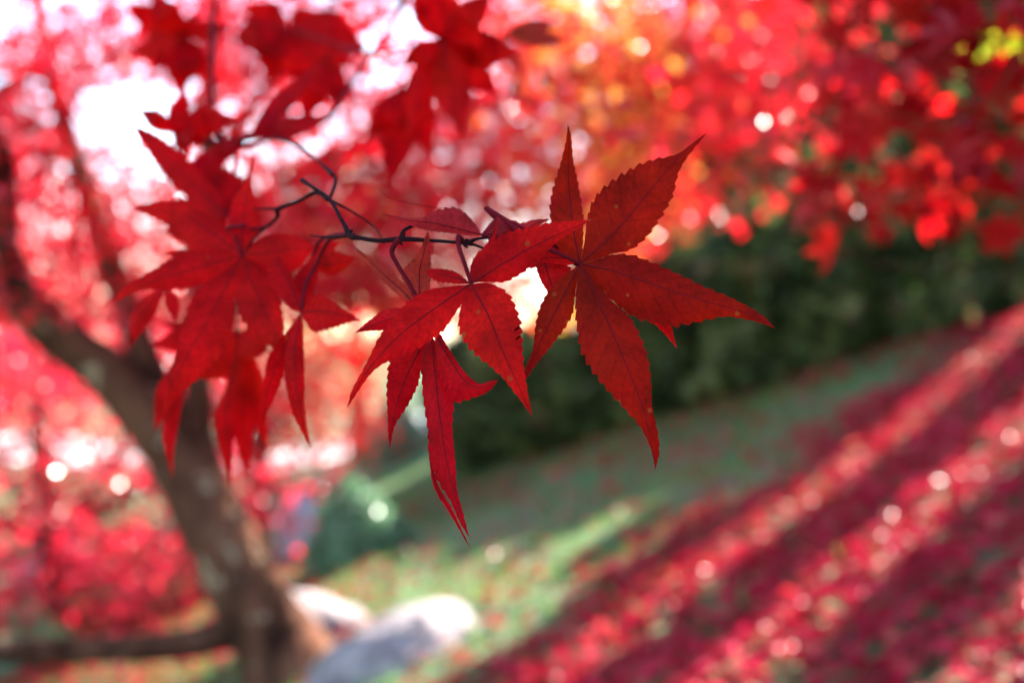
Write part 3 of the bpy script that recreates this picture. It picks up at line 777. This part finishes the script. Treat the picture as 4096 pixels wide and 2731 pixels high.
def lobe(acc, vein, S, mid, d, L=None, R=None, hw=None, fold=0.25, teeth=15, tooth=0.25, vr=0.00028, wav=0.0):
    """one lobe: midrib polyline, left and right outline (crop pixels), depths along the midrib"""
    rows = teeth * 3 + 1
    Mx = catmull([S(p) for p in mid], rows)
    tt = np.linspace(0, 1, rows)
    dep = np.interp(tt, np.linspace(0, 1, len(d)), [far(q) for q in d])
    tan = np.gradient(Mx, axis=0); tan /= np.linalg.norm(tan, axis=1)[:, None]
    nrm = np.stack([tan[:, 1], -tan[:, 0]], 1)                       # left of the direction of growth on the picture
    k = 0.957
    prof = np.interp(tt, *zip(*PROF))
    def edge(E, sgn, h):
        if E is None:
            return Mx + nrm * sgn * (prof * h * k)[:, None]
        e = catmull([S(mid[0])] + [S(p) for p in E] + [S(mid[-1])], rows)
        return e
    h = hw if isinstance(hw, tuple) else (hw, hw)
    EL, ER = edge(L, 1, h[0]), edge(R, -1, h[1])
    pts, uvs = [], []
    px2m = FPX / 4096
    wl = np.linalg.norm(EL - Mx, axis=1); wr = np.linalg.norm(ER - Mx, axis=1)
    Lm = np.linalg.norm(np.diff(Mx, axis=0), axis=1).sum()
    saw = np.array([0.0, 0.55, 1.0])
    ph = rng.uniform(0, 6.28)
    ja = 0.75 + 0.5 * rng.random(rows // 3 + 2)
    for i in range(rows):
        q = saw[i % 3] if 2 < i < rows - 2 else 0.0
        q *= ja[i // 3]
        row = []
        for E, wd, sgn in ((EL, wl, -1), (ER, wr, 1)):
            o = E[i] - Mx[i]; ow = wd[i]
            amp = tooth * (0.35 * ow + 5.0)
            ev = o / (ow + 1e-6)
            tp = E[i] + (ev * (q - 0.45) * amp + tan[i] * (q * amp * 0.9) if ow > 2 else 0)
            dd = fold * ow * px2m * dep[i]
            wv = wav * px2m * dep[i] * math.sin(tt[i] * 16 + ph + sgn)
            row.append((tp, dep[i] + dd + wv, sgn))
        lt_, rt_ = row
        hl = (Mx[i] + lt_[0]) / 2; hr = (Mx[i] + rt_[0]) / 2
        for (uvp, dd, s) in ((lt_[0], lt_[1], -1.0), (hl, (dep[i] * 1.25 + lt_[1] * 0.75) / 2 , -0.5), (Mx[i], dep[i], 0.0), (hr, (dep[i] * 1.25 + rt_[1] * 0.75) / 2, 0.5), (rt_[0], rt_[1], 1.0)):
            pts.append(P(uvp[0], uvp[1], dd)); uvs.append((tt[i], s))
    f = []
    for i in range(rows - 1):
        for c in range(4):
            a = i * 5 + c; f += [(a, a + 1, a + 6), (a, a + 6, a + 5)]
    acc.add(pts, f, uv=uvs)
    if vein is not None:
        vp = np.array([P(Mx[i][0], Mx[i][1], dep[i] - 0.00012) for i in range(0, rows - 2, 3)])
        rr = np.linspace(vr, vr * 0.25, len(vp))
        vein.tube(vp, rr, 5)

def leaf(branch, S, lobes, mat, petiole=None, pr=(0.0006, 0.0009), label=None):
    a, vn = Acc(), Acc()
    for l in lobes: lobe(a, vn, S, **l)
    o0 = np.array(branch.location)
    b = obj('leaf', a.mesh('leaf', True, o0, uv=True), mat, branch)
    if label: b['label'] = label
    obj('midrib', vn.mesh('midrib', True, o0), M_VEIN, b)
    if petiole is not None:
        pa = Acc(); pts = [P(*S(p[:2]), far(p[2])) for p in petiole]
        pa.tube(pts, np.linspace(pr[0], pr[1], len(pts)), 7, max(10, 5 * len(pts)))
        obj('petiole', pa.mesh('petiole', True, o0), M_PET, b)
    return b

# --- branch in focus
bA = empty('maple_branch', tuple(P(2048, 960, 0.41)), 'slender maple branch with dark red toothed leaves hanging sharp in shade', 'branch')
c0 = (335, 633)
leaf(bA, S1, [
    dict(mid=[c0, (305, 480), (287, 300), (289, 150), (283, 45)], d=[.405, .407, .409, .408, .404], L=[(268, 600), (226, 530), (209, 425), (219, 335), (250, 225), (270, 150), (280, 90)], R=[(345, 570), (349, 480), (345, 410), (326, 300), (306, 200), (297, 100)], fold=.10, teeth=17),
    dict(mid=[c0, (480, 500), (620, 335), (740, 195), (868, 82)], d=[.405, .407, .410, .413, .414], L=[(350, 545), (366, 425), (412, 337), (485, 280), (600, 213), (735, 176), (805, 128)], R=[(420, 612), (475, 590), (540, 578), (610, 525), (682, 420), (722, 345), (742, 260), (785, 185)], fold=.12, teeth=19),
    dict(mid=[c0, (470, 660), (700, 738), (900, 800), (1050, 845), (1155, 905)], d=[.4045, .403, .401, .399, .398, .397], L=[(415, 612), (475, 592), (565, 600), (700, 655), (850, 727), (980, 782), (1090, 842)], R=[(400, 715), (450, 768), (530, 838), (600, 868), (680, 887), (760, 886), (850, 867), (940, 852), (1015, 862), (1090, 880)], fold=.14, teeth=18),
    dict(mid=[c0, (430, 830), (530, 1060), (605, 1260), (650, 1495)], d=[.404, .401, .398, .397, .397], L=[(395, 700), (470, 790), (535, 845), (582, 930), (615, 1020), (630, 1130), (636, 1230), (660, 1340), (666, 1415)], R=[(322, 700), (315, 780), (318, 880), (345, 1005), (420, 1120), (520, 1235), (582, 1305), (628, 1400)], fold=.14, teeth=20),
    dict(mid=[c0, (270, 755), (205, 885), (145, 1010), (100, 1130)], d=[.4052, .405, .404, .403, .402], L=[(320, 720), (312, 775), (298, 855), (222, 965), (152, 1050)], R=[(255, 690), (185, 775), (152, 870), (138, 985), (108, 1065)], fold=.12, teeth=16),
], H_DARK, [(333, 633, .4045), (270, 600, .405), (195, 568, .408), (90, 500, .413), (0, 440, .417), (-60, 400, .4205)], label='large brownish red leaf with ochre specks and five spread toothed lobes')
leaf(bA, S1, [
    dict(mid=[(600, 800), (690, 895), (718, 945), (742, 990)], d=[.418, .418, .416, .415], hw=24, fold=.1, teeth=7),
    dict(mid=[(600, 800), (660, 800), (720, 810), (790, 830)], d=[.418, .420, .421, .422], hw=22, fold=.1, teeth=7),
    dict(mid=[(600, 800), (590, 740), (600, 680)], d=[.418, .420, .421], hw=22, fold=.1, teeth=7),
], H_RED, [(600, 800, .418), (450, 700, .419), (250, 600, .420), (60, 510, .4205), (-60, 400, .4205)], label='small leaf tucked behind a lobe with only its tip showing')
leaf(bA, S1, [
    dict(mid=[(335, 622), (260, 607), (190, 610), (122, 655)], d=[.411, .413, .414, .414], hw=(46, 52), fold=.2, teeth=9),
    dict(mid=[(185, 628), (205, 690), (228, 760), (238, 828)], d=[.412, .4115, .411, .411], L=[(290, 640), (292, 680), (265, 720), (250, 790)], R=[(150, 640), (175, 710), (195, 745), (215, 800)], fold=.25, teeth=10),
], H_CRIM, [(335, 622, .411), (240, 560, .414), (60, 470, .4185), (-60, 400, .4205)], label='crimson leaf curled behind the big brownish leaf')
c1 = (610, 402)
leaf(bA, S2, [
    dict(mid=[c1, (720, 332), (850, 257), (960, 203), (1126, 131)], d=[.390, .391, .393, .394, .394], L=[(606, 350), (622, 290), (655, 262), (690, 232), (740, 196), (840, 170), (930, 150), (1040, 140)], R=[(660, 395), (742, 397), (800, 372), (842, 345), (910, 288), (960, 235), (1040, 180)], fold=.14, teeth=17),
    dict(mid=[c1, (680, 530), (750, 700), (812, 835), (868, 958)], d=[.3895, .387, .385, .384, .384], L=[(660, 396), (712, 408), (765, 442), (808, 530), (822, 640), (828, 730), (846, 850)], R=[(590, 440), (570, 480), (556, 560), (576, 630), (640, 702), (722, 772), (792, 855)], fold=.12, teeth=18),
    dict(mid=[c1, (480, 490), (330, 600), (220, 712), (150, 805), (92, 922)], d=[.3897, .387, .385, .384, .384, .385], L=[(600, 450), (568, 490), (502, 590), (425, 650), (330, 697), (262, 725), (200, 768), (150, 835)], R=[(565, 408), (500, 416), (430, 427), (335, 487), (285, 555), (230, 622), (198, 682), (150, 775), (112, 850)], fold=.13, teeth=19),
    dict(mid=[c1, (550, 378), (500, 368), (420, 352)], d=[.3905, .392, .394, .396], L=[(580, 405), (520, 399), (455, 386)], R=[(575, 372), (540, 350), (480, 340), (440, 342)], fold=.15, teeth=10),
    dict(mid=[c1, (640, 330), (685, 240), (720, 130)], d=[.391, .3925, .394, .395], L=[(606, 340), (622, 300), (660, 255), (698, 200)], R=[(640, 370), (668, 320), (700, 250), (716, 190)], fold=.1, teeth=11),
], H_RED, [(609, 400, .3893), (580, 310, .394), (560, 250, .400), (558, 205, .406), (575, 222, .410)], label='bright red leaf with drooping toothed lobes')
c2 = (430, 610)
leaf(bA, S2, [
    dict(mid=[c2, (345, 780), (287, 950), (270, 1095)], d=[.407, .410, .414, .417], L=[(420, 690), (404, 755), (385, 832), (340, 920), (292, 995)], R=[(300, 660), (268, 740), (258, 850), (262, 960), (264, 1030)], fold=.12, teeth=16),
    dict(mid=[(440, 610), (462, 800), (492, 1050), (540, 1280), (605, 1467)], d=[.405, .403, .401, .400, .399], L=[(500, 700), (530, 800), (537, 900), (531, 1000), (545, 1160), (552, 1260), (578, 1360)], R=[(405, 700), (404, 780), (410, 880), (428, 1000), (436, 1120), (470, 1220), (525, 1310), (560, 1390)], fold=.30, teeth=20),
    dict(mid=[(432, 1080), (462, 1240), (525, 1350), (580, 1455), (614, 1520)], d=[.404, .405, .406, .408, .410], hw=(11, 11), fold=.3, teeth=10),
    dict(mid=[(455, 600), (520, 715), (590, 812), (655, 835), (727, 803)], d=[.404, .400, .398, .397, .396], L=[(480, 610), (510, 660), (575, 760), (640, 818), (690, 808)], R=[(470, 750), (500, 850), (532, 896), (600, 882), (652, 868), (690, 845)], fold=.35, teeth=15),
    dict(mid=[(420, 570), (300, 545), (205, 572), (125, 606)], d=[.409, .414, .418, .420], hw=(46, 44), fold=.2, teeth=14),
], H_CRIM, [(425, 600, .4075), (360, 420, .411), (300, 320, .4125), (278, 270, .412), (292, 235, .411), (310, 216, .410)], label='long hanging leaf with one lobe folded upward and a split tip')
leaf(bA, S2, [
    dict(mid=[(395, 470), (395, 350), (416, 260), (431, 178)], d=[.410, .412, .411, .408], L=[(345, 430), (322, 385), (330, 340), (372, 298), (402, 250), (420, 205)], R=[(432, 440), (441, 400), (443, 325), (439, 240)], fold=.1, teeth=14),
    dict(mid=[(420, 560), (345, 455), (250, 368), (185, 305), (105, 235)], d=[.411, .416, .420, .423, .426], hw=(25, 27), fold=.2, teeth=13),
    dict(mid=[(400, 480), (440, 520), (470, 560)], d=[.411, .412, .413], hw=(25, 25), fold=.1, teeth=8),
], H_PINK, [(395, 470, .4105), (350, 400, .412), (305, 325, .4125), (280, 275, .412), (292, 235, .411), (310, 216, .410)], label='paler red leaf with one upright lobe rising behind the bright red leaf')
leaf(bA, S2, [
    dict(mid=[(655, 198), (540, 168), (440, 146), (350, 137), (233, 108)], d=[.411, .410, .408, .407, .406], L=[(600, 200), (560, 194), (430, 180), (340, 153)], R=[(628, 150), (585, 105), (540, 84), (450, 102), (400, 128), (310, 122)], fold=.2, teeth=16),
    dict(mid=[(655, 198), (700, 160), (722, 120)], d=[.4115, .414, .415], L=[(665, 180), (690, 150)], R=[(720, 200), (765, 175), (740, 140)], fold=.2, teeth=8),
    dict(mid=[(655, 198), (740, 168), (800, 158), (840, 180)], d=[.412, .416, .418, .419], hw=(32, 40), fold=.2, teeth=9),
    dict(mid=[(655, 198), (800, 190), (880, 150), (945, 130)], d=[.413, .418, .420, .420], hw=(36, 40), fold=.2, teeth=9),
], H_PINK, [(655, 198, .411), (690, 200, .412), (720, 206, .413), (688, 212, .4105)], label='pale red leaf lying along the twig with a hair thin tip')

ta = Acc(); S = S2
def TW(acc, S, pts, rad, sides=8):
    acc.tube([P(*S(p[:2]), far(p[2]) if p[2] < 2 else p[2]) for p in pts], np.asarray(rad) * 0.52, sides, len(pts) * 8)
stemA = Acc()
TW(stemA, S2, [(700, 209, .412), (640, 214, .411), (592, 232, .410), (560, 230, .410), (450, 222, .410), (318, 215, .411), (230, 222, .413), (150, 212, .418), (105, 200, .422), (75, 145, .428), (20, 50, .437), (-50, 0, .447), (-95, -30, .455)],
   [.0008, .0009, .0016, .0011, .00115, .0017, .0015, .0014, .0021, .0013, .0013, .0013, .0019])
TW(stemA, S2, [(690, 209, .412), (760, 260, .414), (840, 300, .4175), (885, 300, .4195)], [.0008, .0008, .0008, .0008])
TW(stemA, S2, [(592, 232, .410), (640, 245, .413), (688, 268, .4165), (760, 290, .419)], [.0011, .0008, .0007, .0006])
TW(stemA, S2, [(316, 214, .411), (330, 180, .411), (370, 160, .411), (400, 158, .411)], [.0016, .0012, .0010, .0006])
TW(stemA, S2, [(308, 222, .411), (290, 248, .411), (280, 280, .412)], [.0012, .0008, .0006])
TW(stemA, S2, [(105, 200, .422), (60, 206, .427), (0, 207, .435), (-60, 200, .443)], [.0013, .0009, .0007, .0005])
TW(stemA, S3, [(955, 312, .455), (905, 282, .462), (830, 318, .472), (745, 352, .482), (742, 385, .486), (690, 432, .492), (640, 480, .497), (600, 545, .500)], [.0019, .0016, .0014, .0019, .0014, .0012, .0010, .0009])
TW(stemA, S3, [(745, 352, .482), (700, 350, .490), (640, 352, .500)], [.0013, .0009, .0006])
TW(stemA, S3, [(960, 312, .455), (985, 225, .475), (930, 165, .50), (850, 105, .53), (780, 70, .56), (700, 60, .58), (620, 90, .59), (520, 70, .62), (470, -120, .66), (480, -560, .74)], [.0012, .0013, .0010, .0010, .0012, .0015, .002, .0026, .0034, .0042])
TW(stemA, S3, [(960, 312, .455), (1060, 365, .448), (1150, 432, .444), (1190, 500, .444)], [.0012, .0007, .0006, .0004])
stem = obj('stem', stemA.mesh('stem', True, tuple(bA.location)), M_TWIG, bA)
for (bx_, by_, bd_, r_) in ((596, 226, .410, .0016), (585, 238, .4098, .0013), (322, 206, .4108, .0014), (312, 226, .4105, .0013), (100, 194, .4225, .0017), (112, 208, .4215, .0014), (690, 205, .4118, .0011)):
    bd = Acc(); q = P(*S2((bx_, by_)), far(bd_)); ax = np.array((0.6, -0.2, 0.7 if by_ < 215 else -0.7))
    bd.tube([q - ax * r_ * 0.6, q, q + ax * r_ * 0.7, q + ax * r_ * 1.3], [r_ * 0.3, r_ * 0.55, r_ * 0.4, r_ * 0.05], 7, 9)
    obj('bud', bd.mesh('bud', True, tuple(bA.location)), M_TWIG, bA)
fil = Acc(); TW(fil, S2, [(222, 0, .43), (262, 40, .43), (340, 62, .428), (430, 80, .424), (520, 90, .418), (560, 100, .412)], [.00010, .00014, .00016, .00016, .00016, .00012], 4)
obj('dry_filament', fil.mesh('dry_filament', True, tuple(bA.location)), M_PET, bA)

# --- softer leaves further along the same branch
c3 = (905, 730)
leaf(bA, S6, [
    dict(mid=[c3, (900, 560), (925, 390), (955, 210), (985, -10)], d=[.500, .503, .505, .505, .504], L=[(835, 600), (812, 480), (835, 360), (895, 270), (935, 190), (965, 80)], R=[(990, 640), (1040, 540), (1020, 420), (980, 290), (968, 180), (980, 80)], fold=.1, teeth=15),
    dict(mid=[c3, (1080, 720), (1250, 690), (1420, 690)], d=[.499, .497, .494, .492], L=[(990, 640), (1100, 590), (1250, 590), (1360, 640)], R=[(960, 810), (1080, 850), (1250, 850), (1350, 760)], fold=.15, teeth=13),
    dict(mid=[c3, (985, 950), (1080, 1150), (1160, 1330), (1215, 1500)], d=[.498, .494, .492, .491, .491], L=[(1010, 790), (1080, 860), (1150, 980), (1185, 1130), (1195, 1300)], R=[(880, 860), (858, 1000), (890, 1150), (960, 1260), (1080, 1350), (1170, 1440)], fold=.15, teeth=15),
    dict(mid=[c3, (790, 950), (660, 1190), (530, 1420), (410, 1640), (340, 1890)], d=[.499, .496, .494, .493, .493, .494], L=[(880, 900), (850, 1080), (840, 1280), (700, 1480), (560, 1620), (430, 1740)], R=[(790, 840), (640, 930), (560, 1020), (490, 1200), (455, 1380), (380, 1600)], fold=.12, teeth=19),
    dict(mid=[c3, (700, 790), (480, 855), (250, 930), (-10, 1075)], d=[.4995, .498, .497, .497, .498], L=[(860, 810), (760, 870), (600, 945), (400, 970), (180, 985)], R=[(800, 700), (600, 705), (440, 740), (250, 850), (80, 960)], fold=.12, teeth=17),
    dict(mid=[c3, (780, 640), (640, 540), (480, 450), (140, 405)], d=[.501, .505, .510, .514, .520], L=[(800, 700), (640, 690), (480, 630), (350, 500), (250, 460)], R=[(840, 600), (720, 490), (560, 400), (380, 350), (240, 375)], fold=.12, teeth=15),
], H_SOFT, [(905, 728, .4985), (860, 620, .501), (900, 560, .506), (1040, 545, .500), (1100, 520, .494)], label='soft focused red leaf with six long lobes facing the lens')
c4 = (1318, 1130)
leaf(bA, S6, [
    dict(mid=[c4, (1450, 1120), (1580, 1145), (1680, 1170), (1742, 1195)], d=[.470, .467, .465, .464, .464], L=[(1350, 1060), (1400, 1000), (1500, 1030), (1600, 1110), (1680, 1155)], R=[(1340, 1200), (1390, 1265), (1500, 1250), (1610, 1215), (1690, 1190)], fold=.12, teeth=13),
    dict(mid=[c4, (1330, 960), (1390, 820), (1455, 690)], d=[.472, .476, .479, .480], L=[(1290, 1040), (1270, 900), (1310, 830), (1400, 740)], R=[(1370, 1030), (1420, 930), (1440, 800)], fold=.12, teeth=13),
    dict(mid=[c4, (1270, 1380), (1280, 1640), (1330, 1900), (1390, 2090)], d=[.470, .468, .467, .467, .468], L=[(1330, 1250), (1335, 1450), (1338, 1650), (1340, 1800), (1362, 1980)], R=[(1255, 1250), (1200, 1420), (1205, 1600), (1240, 1780), (1320, 1960)], fold=.3, teeth=16),
    dict(mid=[c4, (1200, 1370), (1110, 1580), (1060, 1760), (1040, 1930)], d=[.471, .474, .477, .479, .480], L=[(1250, 1370), (1200, 1560), (1130, 1720), (1070, 1850)], R=[(1190, 1290), (1090, 1420), (1060, 1560), (1050, 1750)], fold=.12, teeth=14),
    dict(mid=[c4, (1260, 990), (1190, 850), (1115, 680)], d=[.471, .474, .476, .477], L=[(1240, 1110), (1150, 1000), (1080, 850), (1105, 760)], R=[(1310, 1010), (1250, 880), (1180, 760)], fold=.12, teeth=12),
], H_SOFT, [(1318, 1130, .470), (1340, 960, .474), (1420, 800, .478), (1500, 640, .470), (1600, 600, .452), (1640, 590, .446)], label='soft focused red leaf with a dark drooping lobe and a pointed side lobe')
leaf(bA, S6, [
    dict(mid=[(1380, 800), (1500, 800), (1600, 780), (1700, 745)], d=[.488, .488, .486, .485], hw=(60, 45), fold=.2, teeth=10),
    dict(mid=[(1380, 800), (1480, 700), (1560, 650), (1620, 640)], d=[.488, .490, .491, .492], hw=(30, 32), fold=.2, teeth=9),
], H_SOFT, [(1380, 800, .488), (1440, 640, .478), (1560, 590, .456), (1640, 590, .446)], label='small red leaf half hidden under the twig')
c5 = (980, 250)
leaf(bA, S7, [
    dict(mid=[c5, (940, 600), (890, 900), (900, 1200), (925, 1490)], d=[.545, .545, .545, .546, .548], L=[(1030, 500), (1010, 760), (965, 1000), (935, 1200)], R=[(930, 520), (860, 740), (805, 890), (830, 1100), (890, 1300)], fold=.2, teeth=16),
    dict(mid=[c5, (1020, 560), (1020, 850), (1030, 1100), (1065, 1420)], d=[.546, .548, .550, .551, .552], hw=(62, 62), fold=.2, teeth=13),
    dict(mid=[c5, (1060, 560), (1110, 800), (1165, 960), (1215, 1180)], d=[.546, .549, .551, .553, .555], hw=(58, 52), fold=.2, teeth=13),
    dict(mid=[c5, (860, 420), (760, 530), (640, 610)], d=[.546, .548, .549, .550], hw=(100, 80), fold=.15, teeth=12),
    dict(mid=[c5, (1080, 330), (1160, 370), (1240, 385)], d=[.546, .544, .543, .543], hw=(80, 80), fold=.15, teeth=10),
    dict(mid=[c5, (750, 240), (520, 310), (300, 355)], d=[.547, .552, .556, .560], hw=(85, 75), fold=.15, teeth=14),
    dict(mid=[(760, 240), (620, 220), (480, 205), (355, 190)], d=[.549, .553, .557, .56], hw=(22, 24), fold=.15, teeth=10),
], H_SOFT, [(980, 250, .545), (960, 0, .548), (900, -250, .54), (860, -440, .52), (900, -560, .506), (1040, -580, .497)], label='lower red leaf with narrow lobes hanging straight down')
leaf(bA, S7, [
    dict(mid=[(620, 560), (470, 640), (390, 830), (330, 1030)], d=[.553, .556, .558, .560], hw=(48, 46), fold=.2, teeth=13),
    dict(mid=[(620, 560), (500, 760), (445, 1080), (470, 1400)], d=[.553, .556, .560, .564], hw=(34, 34), fold=.2, teeth=13),
    dict(mid=[(620, 560), (700, 420), (760, 250)], d=[.553, .556, .558], hw=(60, 60), fold=.2, teeth=9),
], H_CRIM, [(620, 560, .553), (800, 200, .556), (880, -200, .545), (900, -560, .506)], label='crimson leaf with two thin curling tails below the soft red leaf')
leaf(bA, S6, [
    dict(mid=[(380, 960), (290, 1040), (190, 1180), (120, 1390)], d=[.53, .532, .533, .535], hw=(46, 44), fold=.25, teeth=12),
    dict(mid=[(380, 960), (415, 1060), (440, 1200)], d=[.53, .531, .533], hw=(30, 30), fold=.25, teeth=9),
    dict(mid=[(380, 960), (520, 860), (640, 800)], d=[.53, .528, .526], hw=(50, 50), fold=.2, teeth=9),
], H_CRIM, [(380, 960, .53), (620, 800, .522), (830, 650, .512), (900, 560, .506)], label='narrow crimson leaf pointing down past the trunk')
c6 = (800, 470)
leaf(bA, S6, [
    dict(mid=[c6, (600, 270), (400, 90), (260, -60), (130, -180)], d=[.56, .563, .565, .567, .568], L=[(640, 430), (450, 270), (330, 130), (220, -30)], R=[(760, 330), (600, 140), (450, 0), (300, -110)], fold=.15, teeth=16),
    dict(mid=[c6, (760, 330), (710, 200), (640, 80)], d=[.561, .566, .57, .573], hw=(110, 110), fold=.15, teeth=12),
    dict(mid=[c6, (600, 470), (420, 440), (230, 400)], d=[.561, .564, .567, .57], hw=(90, 80), fold=.15, teeth=13),
    dict(mid=[c6, (640, 600), (480, 590), (340, 560)], d=[.561, .566, .57, .572], hw=(52, 55), fold=.15, teeth=12),
    dict(mid=[c6, (640, 700), (480, 720), (300, 715)], d=[.563, .57, .575, .58], hw=(40, 40), fold=.15, teeth=12),
], H_SOFT, [(800, 470, .56), (830, 300, .57), (860, 100, .585), (850, 30, .588)], label='blurred red leaf spreading behind the upper left of the cluster')

# --- upper branch, well out of focus
bB = empty('maple_branch', tuple(P(1400, 200, 0.66)), 'blurred maple branch with broad red leaves hanging above the sharp ones', 'branch')
def star(S, c, tips, d, hw, dj=0.02, teeth=9):
    out = []
    for k, (tx, ty) in enumerate(tips):
        m = ((c[0] + tx) / 2 + rng.normal(0, 8), (c[1] + ty) / 2 + rng.normal(0, 8))
        L = math.hypot(tx - c[0], ty - c[1])
        h = hw * 0.78 * min(1.25, L / 330)
        out.append(dict(mid=[c, m, (tx, ty)], d=[d + 0.0006 * k, d + dj * rng.normal(0, .5), d + dj * rng.normal(0, 1)], hw=(h, h), fold=.15, teeth=teeth))
    return out
nodeU = (1350, 260, .66)
leaf(bB, S5, star(S5, (1690, 200), [(1800, 690), (2090, 270), (1950, -40), (1700, -160), (1560, -60), (1480, 330), (1980, 480)], .62, 86) +
     [dict(mid=[(1690, 200), (1590, 420), (1560, 560), (1500, 720)], d=[.622, .628, .63, .632], hw=(70, 60), fold=.2, teeth=12)],
     H_SOFT, [(1690, 200, .62), (1560, 230, .64), (1420, 250, .655), nodeU], label='dark red star shaped leaf with a long lobe pointing down')
leaf(bB, S5, star(S5, (1500, 430), [(1440, 930), (1310, 690), (1640, 770), (1680, 600)], .67, 82), H_SOFT,
     [(1500, 430, .67), (1430, 330, .665), nodeU], label='blurred red leaf with downward lobes under the star shaped leaf')
leaf(bB, S5, star(S5, (1990, 170), [(2352, 200), (2300, 120), (2080, 380)], .74, 46, .01), H_PINK,
     [(1990, 170, .74), (1800, 190, .72), (1500, 240, .68), nodeU], label='pale brownish red leaf seen edge on')
leaf(bB, S5, star(S5, (930, 150), [(1330, 230), (1160, 450), (840, 420), (640, 200), (700, 30), (1100, 60)], .80, 130), H_SOFT,
     [(930, 150, .80), (1100, 200, .76), (1250, 250, .70), nodeU], label='wide bright red leaf blurred in the middle of the branch')
leaf(bB, S5, star(S5, (1130, 270), [(1000, 620), (1180, 560), (1260, 330), (870, 330)], .72, 80), H_SOFT,
     [(1130, 270, .72), (1250, 260, .69), nodeU], label='blurred red leaf hanging under the wide bright leaf')
leaf(bB, S5, star(S5, (420, 190), [(120, 10), (130, 260), (250, 350), (400, 500), (560, 420), (640, 130), (250, -60), (480, 40)], .78, 90), H_SOFT,
     [(420, 190, .78), (560, 130, .79), (700, 120, .79), (930, 140, .79), (1200, 230, .72), nodeU], label='blurred red leaf with eight lobes against the bright sky')
leaf(bB, S5, star(S5, (360, 660), [(180, 540), (420, 440), (690, 590), (430, 800), (540, 720)], .62, 84), H_SOFT,
     [(360, 660, .62), (500, 700, .61), (640, 690, .60), (790, 650, .595)], label='blurred red leaf joining the twig left of the dark curled leaf')
leaf(bB, S5, star(S5, (740, 680), [(900, 560), (1180, 570), (470, 790), (330, 890), (1110, 300)], .59, 44, .008), H_CRIM,
     [(740, 680, .59), (790, 650, .595)], label='dark crimson curled leaf lying along the twig')
leaf(bB, SV, star(SV, (205, 425), [(150, 630), (215, 590), (180, 520), (130, 400), (190, 350), (250, 470)], .72, 26, .01), H_SOFT,
     [(205, 425, .72), (235, 390, .70), (300, 350, .66), (420, 330, .62), (500, 330, .60)], label='lone blurred red leaf hanging before the pale trunk')
stemB = Acc()
TW(stemB, S5, [(1600, -160, .75), (1480, 60, .70), (1350, 260, .66), (1270, 370, .63), (1190, 500, .61), (1130, 570, .60), (960, 640, .595), (840, 665, .595), (740, 690, .59), (600, 740, .595), (430, 830, .60), (330, 900, .61)], [.003, .0022, .002, .0018, .002, .0024, .0026, .0022, .0018, .0014, .001, .0008])
TW(stemB, S5, [(790, 655, .595), (860, 680, .59), (960, 700, .57), (1060, 780, .53), (1150, 870, .475)], [.0012, .0012, .0012, .0012, .0012])
obj('stem', stemB.mesh('stem', True, tuple(bB.location)), M_TWIG, bB)

# --- sprig of yellow-green leaves in the sun at the top right
b7 = P(4090, 150, 2.4)
bC = empty('leafy_sprig', tuple(b7), 'small sprig of sunlit yellow green leaves above the red crown', 'sprig')
lt = Acc(); tipst = [(2185, 95), (2225, 80), (2262, 100), (2285, 75), (2300, 105), (2320, 70), (2338, 95), (2350, 60), (2345, 120), (2330, 40), (2250, 125)]
tw = Acc()
TW(tw, SV, [(2500, -40, 2.3), (2400, 40, 2.35), (2300, 85, 2.4), (2190, 95, 2.4)], [.006, .005, .003, .001], 5)
obj('stem', tw.mesh('stem', True, b7), M_TWIG, bC)
for (x, y) in tipst:
    a = Acc(); c = P(*SV((x, y)), 2.4); n = 9
    ang = rng.uniform(0, 6.28)
    ax = np.array((rng.normal(0, .25), rng.normal(0, .25), -1.0)); ax /= np.linalg.norm(ax)
    sd = np.cross(ax, (math.cos(ang), math.sin(ang), 0.1)); sd /= np.linalg.norm(sd); nn = np.cross(ax, sd)
    vs = []; f = []
    for i in range(n):
        t = i / (n - 1); wd = 0.016 * math.sin(math.pi * min(1, t * 1.02 + 0.02)) ** 0.8
        for s in (-1, 0, 1): vs.append(c + ax * 0.055 * (t - 0.3) + sd * s * wd + nn * (0.006 * abs(s) + 0.012 * t * t))
    for i in range(n - 1):
        for s in (0, 1):
            q = i * 3 + s; f += [(q, q + 1, q + 4), (q, q + 4, q + 3)]
    a.add(vs, f)
    near = P(*SV((min(2400, x + 20), 95 - (x - 2190) * 0.05)), 2.4)
    a.tube([c - ax * 0.0165, (c + near) / 2 + (0, 0, 0.004), near], [.0008, .0008, .001], 4, 6)
    obj('leaf', a.mesh('leaf', True, b7), M_LIME, bC)
